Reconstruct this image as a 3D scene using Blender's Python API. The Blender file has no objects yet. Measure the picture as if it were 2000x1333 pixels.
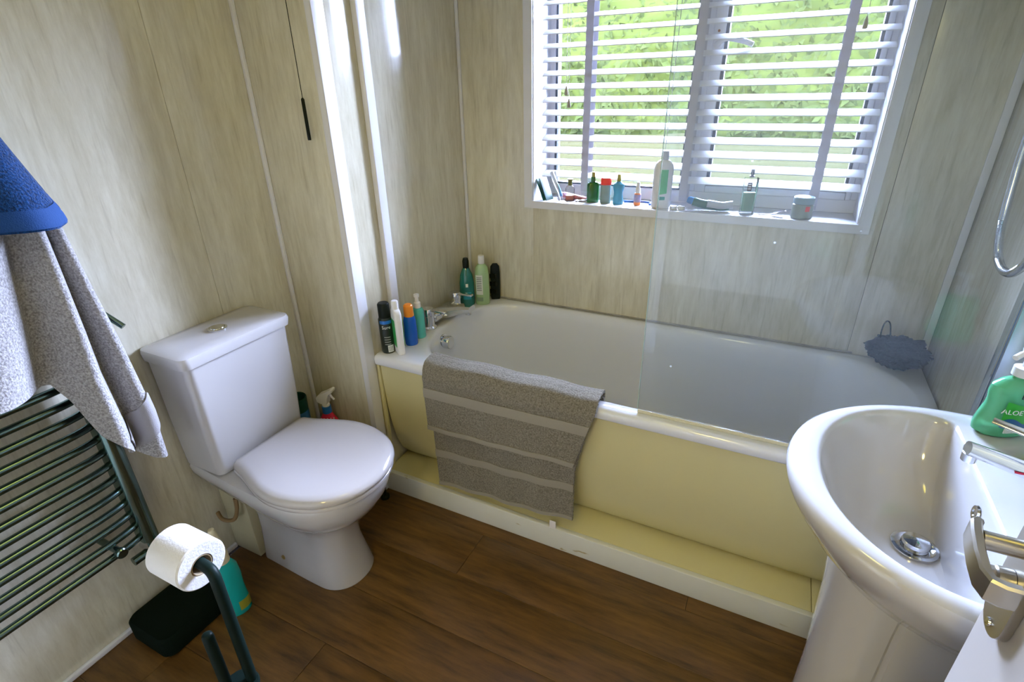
import bpy, bmesh, math, random
from mathutils import Vector, Matrix, noise
random.seed(7)
S = bpy.context.scene
COL = S.collection
PI = math.pi

# ------------------------------------------------------------------ camera
def make_camera():
    yaw, pitch, roll = math.radians(26.8617), math.radians(25.4966), math.radians(-1.2184)
    f = Vector((-math.sin(yaw) * math.cos(pitch), math.cos(yaw) * math.cos(pitch), -math.sin(pitch)))
    rt = f.cross(Vector((0, 0, 1))).normalized()
    up = rt.cross(f)
    r2 = rt * math.cos(roll) + up * math.sin(roll)
    u2 = -rt * math.sin(roll) + up * math.cos(roll)
    cam = bpy.data.cameras.new('camera')
    cam.sensor_width = 36.0
    cam.lens = 1032.8171 / 2000 * 36
    cam.clip_start = 0.01
    o = bpy.data.objects.new('camera', cam)
    COL.objects.link(o)
    o.matrix_world = Matrix(((r2.x, u2.x, -f.x, 1.4896), (r2.y, u2.y, -f.y, -0.7801), (r2.z, u2.z, -f.z, 1.4181), (0, 0, 0, 1)))
    S.camera = o
make_camera()

# ------------------------------------------------------------------ world / light / exposure
SKY_COL = (0.64, 0.725, 1.15)
SKY_STR = 215.0
CEIL_FILL_COL = (1.0, 0.84, 0.12)  # warm yellow of the added ceiling fill
CEIL_FILL_STR = 10.0
HALL_FILL_COL = (1.0, 0.83, 0.30)  # warm tone of the fill added beyond the doorway
HALL_FILL_STR = 60.0
w = bpy.data.worlds.new('sky'); S.world = w; w.use_nodes = True
bg = w.node_tree.nodes['Background']
bg.inputs[0].default_value = (*SKY_COL, 1); bg.inputs[1].default_value = SKY_STR
S.view_settings.view_transform = 'Standard'
S.view_settings.look = 'None'
S.view_settings.gamma = 1.0
S.view_settings.use_curve_mapping = False
S.view_settings.exposure = 0.15
S.cycles.max_bounces = 10
S.cycles.diffuse_bounces = 5
S.cycles.transparent_max_bounces = 24
S.cycles.caustics_reflective = False
S.cycles.caustics_refractive = False
S.cycles.sample_clamp_indirect = 6.0
pl = bpy.data.lights.new('window_portal', 'AREA'); pl.shape = 'RECTANGLE'; pl.size = 1.11; pl.size_y = 0.95
pl.cycles.is_portal = True
po = bpy.data.objects.new('window_portal', pl); COL.objects.link(po)
po.location = (1.163, 1.395, 1.49); po.rotation_euler = (-PI / 2, 0, 0)

# ------------------------------------------------------------------ materials
MATS = {}
def nodes_of(name):
    m = bpy.data.materials.new(name); m.use_nodes = True
    return m, m.node_tree.nodes, m.node_tree.links, m.node_tree.nodes['Principled BSDF']
def mat(name, col, rough=0.4, metal=0.0, trans=0.0, ior=1.45, coat=0.0, bump=0.0, bscale=60.0, vary=0.0, vscale=8.0, vcol=None, spec=0.5, alpha=1.0, emit=None, estr=0.0, sss=0.0):
    if name in MATS: return MATS[name]
    m, N, L, b = nodes_of(name)
    b.inputs['Base Color'].default_value = (*col, 1)
    b.inputs['Roughness'].default_value = rough
    b.inputs['Metallic'].default_value = metal
    b.inputs['Transmission Weight'].default_value = trans
    b.inputs['IOR'].default_value = ior
    b.inputs['Coat Weight'].default_value = coat
    b.inputs['Specular IOR Level'].default_value = spec
    b.inputs['Alpha'].default_value = alpha
    if emit:
        b.inputs['Emission Color'].default_value = (*emit, 1); b.inputs['Emission Strength'].default_value = estr
    tc = N.new('ShaderNodeTexCoord')
    if vary > 0:
        nz = N.new('ShaderNodeTexNoise'); nz.inputs['Scale'].default_value = vscale; nz.inputs['Detail'].default_value = 5
        L.new(tc.outputs['Object'], nz.inputs['Vector'])
        mx = N.new('ShaderNodeMix'); mx.data_type = 'RGBA'
        mx.inputs[6].default_value = (*col, 1)
        mx.inputs[7].default_value = (*(vcol or tuple(c * (1 - vary) for c in col)), 1)
        L.new(nz.outputs['Fac'], mx.inputs[0]); L.new(mx.outputs[2], b.inputs['Base Color'])
    if bump > 0:
        nb = N.new('ShaderNodeTexNoise'); nb.inputs['Scale'].default_value = bscale; nb.inputs['Detail'].default_value = 4
        L.new(tc.outputs['Object'], nb.inputs['Vector'])
        bp = N.new('ShaderNodeBump'); bp.inputs['Strength'].default_value = bump; bp.inputs['Distance'].default_value = 0.004
        L.new(nb.outputs['Fac'], bp.inputs['Height']); L.new(bp.outputs['Normal'], b.inputs['Normal'])
    MATS[name] = m
    return m

def wall_material():
    m, N, L, b = nodes_of('marbled_wall_panel')
    tc = N.new('ShaderNodeTexCoord')
    mp = N.new('ShaderNodeMapping'); mp.inputs['Scale'].default_value = (13, 13, 2.2)
    L.new(tc.outputs['Object'], mp.inputs['Vector'])
    n1 = N.new('ShaderNodeTexNoise'); n1.inputs['Scale'].default_value = 3.0; n1.inputs['Detail'].default_value = 9; n1.inputs['Roughness'].default_value = 0.72
    L.new(mp.outputs[0], n1.inputs['Vector'])
    r1 = N.new('ShaderNodeValToRGB')
    r1.color_ramp.elements[0].position = 0.34; r1.color_ramp.elements[0].color = (0.64, 0.595, 0.45, 1)
    r1.color_ramp.elements[1].position = 0.62; r1.color_ramp.elements[1].color = (0.77, 0.735, 0.60, 1)
    L.new(n1.outputs['Fac'], r1.inputs[0])
    mp2 = N.new('ShaderNodeMapping'); mp2.inputs['Scale'].default_value = (4, 4, 0.9)
    L.new(tc.outputs['Object'], mp2.inputs['Vector'])
    n2 = N.new('ShaderNodeTexNoise'); n2.inputs['Scale'].default_value = 2.2; n2.inputs['Detail'].default_value = 5
    L.new(mp2.outputs[0], n2.inputs['Vector'])
    r2 = N.new('ShaderNodeValToRGB')
    r2.color_ramp.elements[0].position = 0.35; r2.color_ramp.elements[0].color = (0.88, 0.865, 0.83, 1)
    r2.color_ramp.elements[1].position = 0.65; r2.color_ramp.elements[1].color = (1, 1, 1, 1)
    L.new(n2.outputs['Fac'], r2.inputs[0])
    mx = N.new('ShaderNodeMix'); mx.data_type = 'RGBA'; mx.blend_type = 'MULTIPLY'; mx.inputs[0].default_value = 1
    L.new(r1.outputs[0], mx.inputs[6]); L.new(r2.outputs[0], mx.inputs[7])
    # thin dark veins
    mp3 = N.new('ShaderNodeMapping'); mp3.inputs['Scale'].default_value = (44, 44, 3.2)
    L.new(tc.outputs['Object'], mp3.inputs['Vector'])
    n3 = N.new('ShaderNodeTexNoise'); n3.inputs['Scale'].default_value = 2.0; n3.inputs['Detail'].default_value = 3
    L.new(mp3.outputs[0], n3.inputs['Vector'])
    r3 = N.new('ShaderNodeValToRGB')
    r3.color_ramp.elements[0].position = 0.30; r3.color_ramp.elements[0].color = (0.78, 0.76, 0.72, 1)
    r3.color_ramp.elements[1].position = 0.42; r3.color_ramp.elements[1].color = (1, 1, 1, 1)
    L.new(n3.outputs['Fac'], r3.inputs[0])
    mx2 = N.new('ShaderNodeMix'); mx2.data_type = 'RGBA'; mx2.blend_type = 'MULTIPLY'; mx2.inputs[0].default_value = 0.55
    L.new(mx.outputs[2], mx2.inputs[6]); L.new(r3.outputs[0], mx2.inputs[7])
    L.new(mx2.outputs[2], b.inputs['Base Color'])
    b.inputs['Roughness'].default_value = 0.14
    b.inputs['Specular IOR Level'].default_value = 0.6
    return m
WALL = wall_material()

def floor_material():
    m, N, L, b = nodes_of('brown_wood_vinyl')
    tc = N.new('ShaderNodeTexCoord')
    oi = N.new('ShaderNodeObjectInfo')
    ad = N.new('ShaderNodeVectorMath'); ad.operation = 'ADD'
    sc = N.new('ShaderNodeVectorMath'); sc.operation = 'SCALE'; sc.inputs[3].default_value = 7.0
    cb = N.new('ShaderNodeCombineXYZ'); L.new(oi.outputs['Random'], cb.inputs[0]); L.new(oi.outputs['Random'], cb.inputs[1])
    L.new(cb.outputs[0], sc.inputs[0]); L.new(tc.outputs['Object'], ad.inputs[0]); L.new(sc.outputs[0], ad.inputs[1])
    mp = N.new('ShaderNodeMapping'); mp.inputs['Scale'].default_value = (2.2, 16, 16)
    L.new(ad.outputs[0], mp.inputs['Vector'])
    n1 = N.new('ShaderNodeTexNoise'); n1.inputs['Scale'].default_value = 2.4; n1.inputs['Detail'].default_value = 8; n1.inputs['Roughness'].default_value = 0.65
    L.new(mp.outputs[0], n1.inputs['Vector'])
    r = N.new('ShaderNodeValToRGB')
    r.color_ramp.elements[0].position = 0.30; r.color_ramp.elements[0].color = (0.040, 0.019, 0.004, 1)
    r.color_ramp.elements[1].position = 0.66; r.color_ramp.elements[1].color = (0.165, 0.080, 0.018, 1)
    e = r.color_ramp.elements.new(0.47); e.color = (0.105, 0.050, 0.011, 1)
    L.new(n1.outputs['Fac'], r.inputs[0]); L.new(r.outputs[0], b.inputs['Base Color'])
    b.inputs['Roughness'].default_value = 0.38
    bp = N.new('ShaderNodeBump'); bp.inputs['Strength'].default_value = 0.15; bp.inputs['Distance'].default_value = 0.002
    L.new(n1.outputs['Fac'], bp.inputs['Height']); L.new(bp.outputs[0], b.inputs['Normal'])
    return m
FLOOR = floor_material()

def thin_glass(name, tint, gloss_rough=0.02, haze=0.0, haze_col=(0.8, 0.85, 0.9), spots=False):
    m = bpy.data.materials.new(name); m.use_nodes = True
    N, L = m.node_tree.nodes, m.node_tree.links
    N.remove(N['Principled BSDF']); out = N['Material Output']
    tr = N.new('ShaderNodeBsdfTransparent'); tr.inputs[0].default_value = (*tint, 1)
    gl = N.new('ShaderNodeBsdfGlossy'); gl.inputs['Roughness'].default_value = gloss_rough
    fr = N.new('ShaderNodeFresnel'); fr.inputs[0].default_value = 1.45
    mx = N.new('ShaderNodeMixShader')
    L.new(fr.outputs[0], mx.inputs[0]); L.new(tr.outputs[0], mx.inputs[1]); L.new(gl.outputs[0], mx.inputs[2])
    last = mx
    if haze > 0:
        df = N.new('ShaderNodeBsdfDiffuse'); df.inputs[0].default_value = (*haze_col, 1)
        tl = N.new('ShaderNodeBsdfTranslucent'); tl.inputs[0].default_value = (*haze_col, 1)
        dm = N.new('ShaderNodeMixShader'); dm.inputs[0].default_value = 0.25
        L.new(df.outputs[0], dm.inputs[1]); L.new(tl.outputs[0], dm.inputs[2])
        tc = N.new('ShaderNodeTexCoord')
        mp = N.new('ShaderNodeMapping'); mp.inputs['Scale'].default_value = (6, 1, 1.4)
        L.new(tc.outputs['Object'], mp.inputs['Vector'])
        nz = N.new('ShaderNodeTexNoise'); nz.inputs['Scale'].default_value = 2.2; nz.inputs['Detail'].default_value = 4
        L.new(mp.outputs[0], nz.inputs['Vector'])
        mr = N.new('ShaderNodeMapRange'); mr.inputs[1].default_value = 0.3; mr.inputs[2].default_value = 0.75
        mr.inputs[3].default_value = haze * 0.65; mr.inputs[4].default_value = haze * 1.35
        L.new(nz.outputs['Fac'], mr.inputs[0])
        fac = mr.outputs[0]
        if spots:   # dried limescale drops
            vo = N.new('ShaderNodeTexVoronoi'); vo.inputs['Scale'].default_value = 26
            L.new(tc.outputs['Object'], vo.inputs['Vector'])
            rp = N.new('ShaderNodeMapRange'); rp.inputs[1].default_value = 0.05; rp.inputs[2].default_value = 0.09
            rp.inputs[3].default_value = 0.5; rp.inputs[4].default_value = 0.0
            L.new(vo.outputs['Distance'], rp.inputs[0])
            wn = N.new('ShaderNodeSeparateColor'); L.new(vo.outputs['Color'], wn.inputs[0])
            gt = N.new('ShaderNodeMath'); gt.operation = 'GREATER_THAN'; gt.inputs[1].default_value = 0.86
            L.new(wn.outputs[0], gt.inputs[0])
            mu = N.new('ShaderNodeMath'); mu.operation = 'MULTIPLY'; L.new(rp.outputs[0], mu.inputs[0]); L.new(gt.outputs[0], mu.inputs[1])
            ad = N.new('ShaderNodeMath'); ad.operation = 'ADD'; ad.use_clamp = True
            L.new(mu.outputs[0], ad.inputs[0]); L.new(fac, ad.inputs[1]); fac = ad.outputs[0]
        m2 = N.new('ShaderNodeMixShader')
        L.new(fac, m2.inputs[0]); L.new(mx.outputs[0], m2.inputs[1]); L.new(dm.outputs[0], m2.inputs[2])
        last = m2
    L.new(last.outputs[0], out.inputs[0])
    return m
WINGLASS = thin_glass('window_glass', (0.95, 0.98, 0.96))
SCREENGLASS = thin_glass('shower_screen_glass', (0.925, 0.955, 0.97), 0.02, 0.018, (0.66, 0.72, 0.76), True)
EDGEGLASS = mat('glass_edge', (0.35, 0.5, 0.5), 0.1, spec=0.8)
def clear_plastic(name, tint, rough=0.05):
    return thin_glass(name, tint, rough)

WHITE_CER = mat('white_ceramic', (0.49, 0.475, 0.475), 0.10, coat=0.6)
WHITE_SEAT = mat('white_seat_plastic', (0.465, 0.44, 0.435), 0.16, coat=0.3)
BATH_ACR = mat('white_bath_acrylic', (0.82, 0.85, 0.95), 0.14, coat=0.3)
WHITE_PVC = mat('white_pvc_trim', (0.80, 0.80, 0.84), 0.22)
UPVC = mat('white_upvc', (0.84, 0.83, 0.86), 0.25)
CREAM = mat('cream_bath_panel', (0.70, 0.64, 0.36), 0.22, vary=0.14, vscale=3)
def plinth_material():
    m, N, L, b = nodes_of('chipped_white_plinth_paint')
    tc = N.new('ShaderNodeTexCoord')
    mp = N.new('ShaderNodeMapping'); mp.inputs['Scale'].default_value = (4.5, 11, 11); mp.inputs['Location'].default_value = (0.3, 0.2, 0.1)
    L.new(tc.outputs['Object'], mp.inputs[0])
    vo = N.new('ShaderNodeTexNoise'); vo.inputs['Scale'].default_value = 2.0; vo.inputs['Detail'].default_value = 3
    L.new(mp.outputs[0], vo.inputs['Vector'])
    r = N.new('ShaderNodeValToRGB')
    r.color_ramp.elements[0].position = 0.70; r.color_ramp.elements[0].color = (0.70, 0.71, 0.66, 1)
    r.color_ramp.elements[1].position = 0.73; r.color_ramp.elements[1].color = (0.42, 0.34, 0.16, 1)
    L.new(vo.outputs['Fac'], r.inputs[0]); L.new(r.outputs[0], b.inputs['Base Color'])
    b.inputs['Roughness'].default_value = 0.35
    return m
PLINTH = plinth_material()
CHROME = mat('chrome', (0.75, 0.76, 0.78), 0.07, metal=1.0)
DARKCHROME = mat('darkened_chrome_rail', (0.16, 0.24, 0.23), 0.2, metal=1.0)
BRUSHED = mat('brushed_nickel', (0.55, 0.52, 0.46), 0.28, metal=1.0)
BLACK_METAL = mat('black_painted_metal', (0.004, 0.010, 0.008), 0.45, spec=.10)
BLACK_PL = mat('black_plastic', (0.008, 0.012, 0.009), 0.4, spec=.15)
GASKET = mat('black_gasket', (0.05, 0.06, 0.07), 0.5)
SLAT = mat('white_blind_slat', (0.86, 0.86, 0.88), 0.35)
def tape_material():
    m, N, L, b = nodes_of('lilac_grey_ladder_tape'); N.remove(b)
    df = N.new('ShaderNodeBsdfDiffuse'); df.inputs[0].default_value = (.62, .61, .64, 1)
    tl = N.new('ShaderNodeBsdfTranslucent'); tl.inputs[0].default_value = (.46, .45, .50, 1)
    mx = N.new('ShaderNodeMixShader'); mx.inputs[0].default_value = 0.3
    L.new(df.outputs[0], mx.inputs[1]); L.new(tl.outputs[0], mx.inputs[2]); L.new(mx.outputs[0], N['Material Output'].inputs[0])
    return m
TAPE = tape_material()
CORD = mat('pale_cord', (0.75, 0.74, 0.70), 0.8)
WOODTAS = mat('pale_wood_tassel', (0.40, 0.36, 0.25), 0.5, vary=0.3, vscale=60)
PAPER = mat('white_tissue_paper', (0.66, 0.645, 0.64), 0.9, bump=0.25, bscale=220)
CARD = mat('cardboard_core', (0.36, 0.28, 0.17), 0.85)
DOORPAINT = mat('white_door_paint', (0.41, 0.37, 0.33), 0.3)
CEIL = mat('white_ceiling_board', (0.78, 0.77, 0.74), 0.6)
def terry(name, c1, c2, sc=260):
    m, N, L, b = nodes_of(name)
    tc = N.new('ShaderNodeTexCoord')
    nz = N.new('ShaderNodeTexNoise'); nz.inputs['Scale'].default_value = sc; nz.inputs['Detail'].default_value = 3
    L.new(tc.outputs['Object'], nz.inputs['Vector'])
    mx = N.new('ShaderNodeMix'); mx.data_type = 'RGBA'; mx.inputs[6].default_value = (*c1, 1); mx.inputs[7].default_value = (*c2, 1)
    mr = N.new('ShaderNodeMapRange'); mr.inputs[1].default_value = 0.34; mr.inputs[2].default_value = 0.66
    L.new(nz.outputs['Fac'], mr.inputs[0]); L.new(mr.outputs[0], mx.inputs[0]); L.new(mx.outputs[2], b.inputs['Base Color'])
    bp = N.new('ShaderNodeBump'); bp.inputs['Strength'].default_value = 0.9; bp.inputs['Distance'].default_value = 0.004
    L.new(nz.outputs['Fac'], bp.inputs['Height']); L.new(bp.outputs[0], b.inputs['Normal'])
    b.inputs['Roughness'].default_value = 0.95
    b.inputs['Specular IOR Level'].default_value = 0.1
    b.inputs['Sheen Weight'].default_value = 0.35
    return m
GREYTERRY = terry('grey_terry', (0.19, 0.18, 0.175), (0.42, 0.40, 0.395), 230)
TAUPETERRY = terry('taupe_grey_terry', (0.135, 0.12, 0.092), (0.27, 0.248, 0.205), 230)
BLUETERRY = terry('royal_blue_terry', (0.001, 0.016, 0.06), (0.004, 0.055, 0.20))
GREYBAND = mat('grey_woven_band', (0.30, 0.285, 0.29), 0.75, bump=0.4, bscale=500)
TAUPEBAND = mat('taupe_woven_band', (0.31, 0.285, 0.24), 0.75, bump=0.4, bscale=500)

# ------------------------------------------------------------------ helpers
def link(o, parent=None):
    COL.objects.link(o)
    if parent is not None:
        o.parent = parent
        if parent.parent is None: o.matrix_parent_inverse = Matrix.Translation(-parent.location)
    return o
def obj(name, V, F, m, parent=None, smooth=True, angle=35):
    me = bpy.data.meshes.new(name)
    me.from_pydata([tuple(v) for v in V], [], F)
    bm = bmesh.new(); bm.from_mesh(me)
    bmesh.ops.recalc_face_normals(bm, faces=bm.faces)
    if smooth:
        lim = math.radians(angle)
        for f in bm.faces: f.smooth = True
        for e in bm.edges:
            if len(e.link_faces) == 2 and e.calc_face_angle(0) > lim: e.smooth = False
    bm.to_mesh(me); bm.free()
    me.materials.append(m)
    return link(bpy.data.objects.new(name, me), parent)
def tag(o, label, cat, group=None):
    o['label'] = label; o['category'] = cat
    if group: o['group'] = group
    return o
def struct(o):
    o['kind'] = 'structure'; return o
def thing(name, loc, label=None, cat=None, group=None):
    o = bpy.data.objects.new(name, None); o.empty_display_size = 0.05
    COL.objects.link(o); o.location = loc
    if label: tag(o, label, cat, group)
    return o
def box(x0, x1, y0, y1, z0, z1, bevel=0.0):
    if bevel <= 0:
        V = [(x0, y0, z0), (x1, y0, z0), (x1, y1, z0), (x0, y1, z0), (x0, y0, z1), (x1, y0, z1), (x1, y1, z1), (x0, y1, z1)]
        return V, [(0, 3, 2, 1), (4, 5, 6, 7), (0, 1, 5, 4), (1, 2, 6, 5), (2, 3, 7, 6), (3, 0, 4, 7)]
    bm = bmesh.new()
    bmesh.ops.create_cube(bm, size=1.0)
    for v in bm.verts:
        v.co = Vector(((x0 + x1) / 2 + v.co.x * (x1 - x0), (y0 + y1) / 2 + v.co.y * (y1 - y0), (z0 + z1) / 2 + v.co.z * (z1 - z0)))
    bmesh.ops.bevel(bm, geom=list(bm.edges), offset=bevel, segments=3, affect='EDGES', profile=0.5)
    bm.verts.index_update()
    V = [v.co.copy() for v in bm.verts]; F = [tuple(v.index for v in f.verts) for f in bm.faces]
    bm.free()
    return V, F
def bx(name, x0, x1, y0, y1, z0, z1, m, parent=None, bevel=0.0):
    V, F = box(x0, x1, y0, y1, z0, z1, bevel)
    return obj(name, V, F, m, parent)
def merge(*parts):
    V, F = [], []
    for v, f in parts:
        o = len(V); V += list(v); F += [tuple(i + o for i in q) for q in f]
    return V, F
def loft(rings, cap0=True, cap1=True, closed=True):
    n = len(rings[0]); V = [p for r in rings for p in r]; F = []
    for k in range(len(rings) - 1):
        for i in range(n if closed else n - 1):
            j = (i + 1) % n
            F.append((k * n + i, k * n + j, (k + 1) * n + j, (k + 1) * n + i))
    if cap0: F.append(tuple(range(n - 1, -1, -1)))
    if cap1: F.append(tuple((len(rings) - 1) * n + i for i in range(n)))
    return V, F
def rrect(x0, x1, y0, y1, z, r, nc=10, ns=8):
    P = []
    cs = [(x1 - r, y1 - r, 0), (x0 + r, y1 - r, PI / 2), (x0 + r, y0 + r, PI), (x1 - r, y0 + r, 3 * PI / 2)]
    for k, (cx, cy, a0) in enumerate(cs):
        for i in range(nc + 1):
            a = a0 + PI / 2 * i / nc
            P.append(Vector((cx + r * math.cos(a), cy + r * math.sin(a), z)))
        nx = cs[(k + 1) % 4]; a1 = nx[2]
        A = P[-1]; B = Vector((nx[0] + r * math.cos(a1), nx[1] + r * math.sin(a1), z))
        for i in range(1, ns): P.append(A.lerp(B, i / ns))
    return P
def egg(x0, xm, x1, yc, hw, hwb, z, e=1.0, n=28, rb=0.02):
    """plan outline pointing to +x: rounded front, straight back"""
    P = []
    for i in range(n + 1):
        a = -PI / 2 + PI * i / n
        c, s = math.cos(a), math.sin(a)
        P.append(Vector((xm + (x1 - xm) * max(c, 0) ** e, yc + hw * math.copysign(abs(s) ** e, s), z)))
    def side(sg):
        out = []
        for i in range(1, 9):
            t = i / 8
            x = xm + (x0 + rb - xm) * t
            wdt = hw + (hwb - hw) * (t * t * (3 - 2 * t) * 0.6 + 0.4 * t * t)
            out.append(Vector((x, yc + sg * wdt, z)))
        for i in range(1, 5):
            a = PI / 2 * i / 4
            out.append(Vector((x0 + rb - rb * math.sin(a), yc + sg * (hwb - rb + rb * math.cos(a)), z)))
        return out
    up = side(1); dn = side(-1)
    return P + up + dn[::-1]
def lathe_mesh(prof, n=28, sx=1.0, sy=1.0, loc=(0, 0, 0), rz=0.0, M=None):
    rings = []
    for r, z in prof:
        ring = []
        for i in range(n):
            a = 2 * PI * i / n
            x, y = r * math.cos(a) * sx, r * math.sin(a) * sy
            ring.append(Vector((x * math.cos(rz) - y * math.sin(rz) + loc[0], x * math.sin(rz) + y * math.cos(rz) + loc[1], z + loc[2])))
        rings.append(ring)
    V, F = loft(rings)
    if M is not None: V = [M @ v for v in V]
    return V, F
def lathe(name, prof, m, loc=(0, 0, 0), parent=None, n=28, sx=1.0, sy=1.0, rz=0.0, M=None, angle=35):
    V, F = lathe_mesh(prof, n, sx, sy, loc, rz, M)
    return obj(name, V, F, m, parent, angle=angle)
def frames(pts):
    pts = [Vector(p) for p in pts]; T = []
    for i in range(len(pts)):
        a = pts[max(i - 1, 0)]; b = pts[min(i + 1, len(pts) - 1)]
        T.append((b - a).normalized())
    ref = Vector((0, 0, 1)) if abs(T[0].z) < 0.9 else Vector((1, 0, 0))
    nrm = T[0].cross(ref).normalized(); out = []
    for i, t in enumerate(T):
        nrm = (nrm - t * nrm.dot(t)).normalized()
        out.append((pts[i], nrm, t.cross(nrm)))
    return out
def tube_mesh(pts, r, n=12, rs=None, flat=1.0):
    rings = []
    for i, (p, a, b) in enumerate(frames(pts)):
        rr = rs[i] if rs else r
        rings.append([p + a * (rr * math.cos(2 * PI * k / n)) + b * (rr * flat * math.sin(2 * PI * k / n)) for k in range(n)])
    return loft(rings)
def tube(name, pts, r, m, parent=None, n=12, rs=None, flat=1.0):
    V, F = tube_mesh(pts, r, n, rs, flat)
    return obj(name, V, F, m, parent, angle=50)
def smooth_path(ctrl, per=8):
    P = [Vector(c) for c in ctrl]; out = []
    for i in range(len(P) - 1):
        p0 = P[max(i - 1, 0)]; p1 = P[i]; p2 = P[i + 1]; p3 = P[min(i + 2, len(P) - 1)]
        for k in range(per):
            t = k / per
            out.append(0.5 * ((2 * p1) + (p2 - p0) * t + (2 * p0 - 5 * p1 + 4 * p2 - p3) * t * t + (3 * p1 - p0 - 3 * p2 + p3) * t ** 3))
    out.append(P[-1]); return out
def prism(pts2, fn, t0, t1):
    """extrude a 2-D outline: fn(a, b, t) -> 3-D"""
    n = len(pts2)
    V = [Vector(fn(a, b, t0)) for a, b in pts2] + [Vector(fn(a, b, t1)) for a, b in pts2]
    F = [tuple(range(n - 1, -1, -1)), tuple(range(n, 2 * n))]
    F += [(i, (i + 1) % n, n + (i + 1) % n, n + i) for i in range(n)]
    return V, F
def text(name, body, size, org, right, up, m, parent, ext=0.0003, align='CENTER', bend=None):
    cu = bpy.data.curves.new(name, 'FONT'); cu.body = body; cu.size = size; cu.extrude = ext; cu.align_x = align; cu.align_y = 'CENTER'
    cu.resolution_u = 3
    tmp = bpy.data.objects.new('tmp_text', cu); COL.objects.link(tmp)
    dg = bpy.context.evaluated_depsgraph_get()
    me = bpy.data.meshes.new_from_object(tmp.evaluated_get(dg))
    COL.objects.unlink(tmp); bpy.data.objects.remove(tmp); bpy.data.curves.remove(cu)
    me.name = name
    right = Vector(right).normalized(); up = Vector(up).normalized(); nrm = right.cross(up)
    org = Vector(org)
    for v in me.vertices:
        a, b, c = v.co
        if bend:   # wrap on a vertical cylinder of radius bend
            th = a / bend
            v.co = org + right * (bend * math.sin(th)) + up * b + nrm * (c + bend * (math.cos(th) - 1))
        else:
            v.co = org + right * a + up * b + nrm * c
    me.materials.clear(); me.materials.append(m)
    return link(bpy.data.objects.new(name, me), parent)
def cloth(name, fn, nu, nv, h, m, parent=None, pile=0.0, seed=1, back=True):
    rnd = random.Random(seed)
    P = [[Vector(fn(i / nu, j / nv)) for i in range(nu + 1)] for j in range(nv + 1)]
    V = []; W = nu + 1
    nr = []
    for j in range(nv + 1):
        for i in range(W):
            du = P[j][min(i + 1, nu)] - P[j][max(i - 1, 0)]
            dv = P[min(j + 1, nv)][i] - P[max(j - 1, 0)][i]
            n = du.cross(dv); n = n.normalized() if n.length > 1e-12 else Vector((1, 0, 0))
            nr.append(n)
            V.append(P[j][i] + n * (h + (rnd.random() - 0.35) * pile) + Vector((rnd.random() - .5, rnd.random() - .5, rnd.random() - .5)) * pile * 0.7)
    F = [(j * W + i, j * W + i + 1, (j + 1) * W + i + 1, (j + 1) * W + i) for j in range(nv) for i in range(nu)]
    if back:
        o = len(V)
        for j in range(nv + 1):
            for i in range(W):
                V.append(P[j][i] - nr[j * W + i] * h)
        F += [(o + j * W + i, o + (j + 1) * W + i, o + (j + 1) * W + i + 1, o + j * W + i + 1) for j in range(nv) for i in range(nu)]
        edge = [(0, i) for i in range(W)] + [(j, nu) for j in range(1, nv + 1)] + [(nv, i) for i in range(nu - 1, -1, -1)] + [(j, 0) for j in range(nv - 1, 0, -1)]
        ids = [j * W + i for j, i in edge]
        for k in range(len(ids)):
            a, b = ids[k], ids[(k + 1) % len(ids)]
            F.append((a, o + a, o + b, b))
    return obj(name, V, F, m, parent, angle=80)
def lerp(a, b, t): return a + (b - a) * t
def sstep(a, b, x):
    t = min(1, max(0, (x - a) / (b - a))); return t * t * (3 - 2 * t)
def table(tab, x):
    if x <= tab[0][0]: return tab[0][1]
    for (a, va), (b, vb) in zip(tab, tab[1:]):
        if x <= b: return lerp(va, vb, (x - a) / (b - a))
    return tab[-1][1]

# ------------------------------------------------------------------ room dimensions
X1, Y1, YF, YB, XR, YFR, CEILZ = 0.295, 0.450, 0.483, 1.176, 1.998, -1.05, 2.15
WX0, WX1, WZ0, WZ1, YOUT = 0.607, 1.720, 1.015, 1.96, 1.40

# floor with its vinyl planks
fl = struct(bx('floor', -0.1, 2.1, YFR - 0.1, 1.5, -0.08, -0.004, mat('dark_subfloor', (0.03, 0.018, 0.01), 0.8)))
rowh = 0.182; y = YFR; r = 0
while y < 0.52:
    x = -0.35 - (r * 0.53) % 0.9
    while x < XR:
        a, b = max(x, 0.0), min(x + 1.22, XR)
        if b - a > 0.02:
            bx('plank', a + 0.0006, b - 0.0006, y + 0.0006, min(y + rowh, 0.52) - 0.0006, -0.004, 0.0, FLOOR, fl, 0.0008)
        x += 1.22
    y += rowh; r += 1

def wall_with_panels(name, fill, panels):
    o = struct(bx(name, *fill, mat('wall_core', (0.35, 0.33, 0.28), 0.8)))
    for p in panels: bx('wall_panel', *p, WALL, o, 0.0012)
    return o
g = 0.0007
wall_with_panels('wall_left', (-0.1, -0.01, YFR, Y1 + 0.1, 0, CEILZ),
    [(-0.01, 0, a + g, b - g, 0.0, CEILZ) for a, b in ((YFR, -0.82), (-0.82, 0.18), (0.18, Y1))])
wall_with_panels('wall_boxed', (-0.1, X1 - 0.012, Y1 + 0.01, 1.4, 0, CEILZ),
    [(0.0, X1, Y1, Y1 + 0.01, 0, CEILZ), (X1 - 0.01, X1, Y1 + 0.0101, 0.62 - g, 0, CEILZ), (X1 - 0.01, X1, 0.62 + g, YB, 0, CEILZ)])
wb = struct(bx('wall_back', 0.2, WX0, YB + 0.01, YOUT, 0, CEILZ, mat('wall_core', (0.35, 0.33, 0.28), 0.8)))
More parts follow.
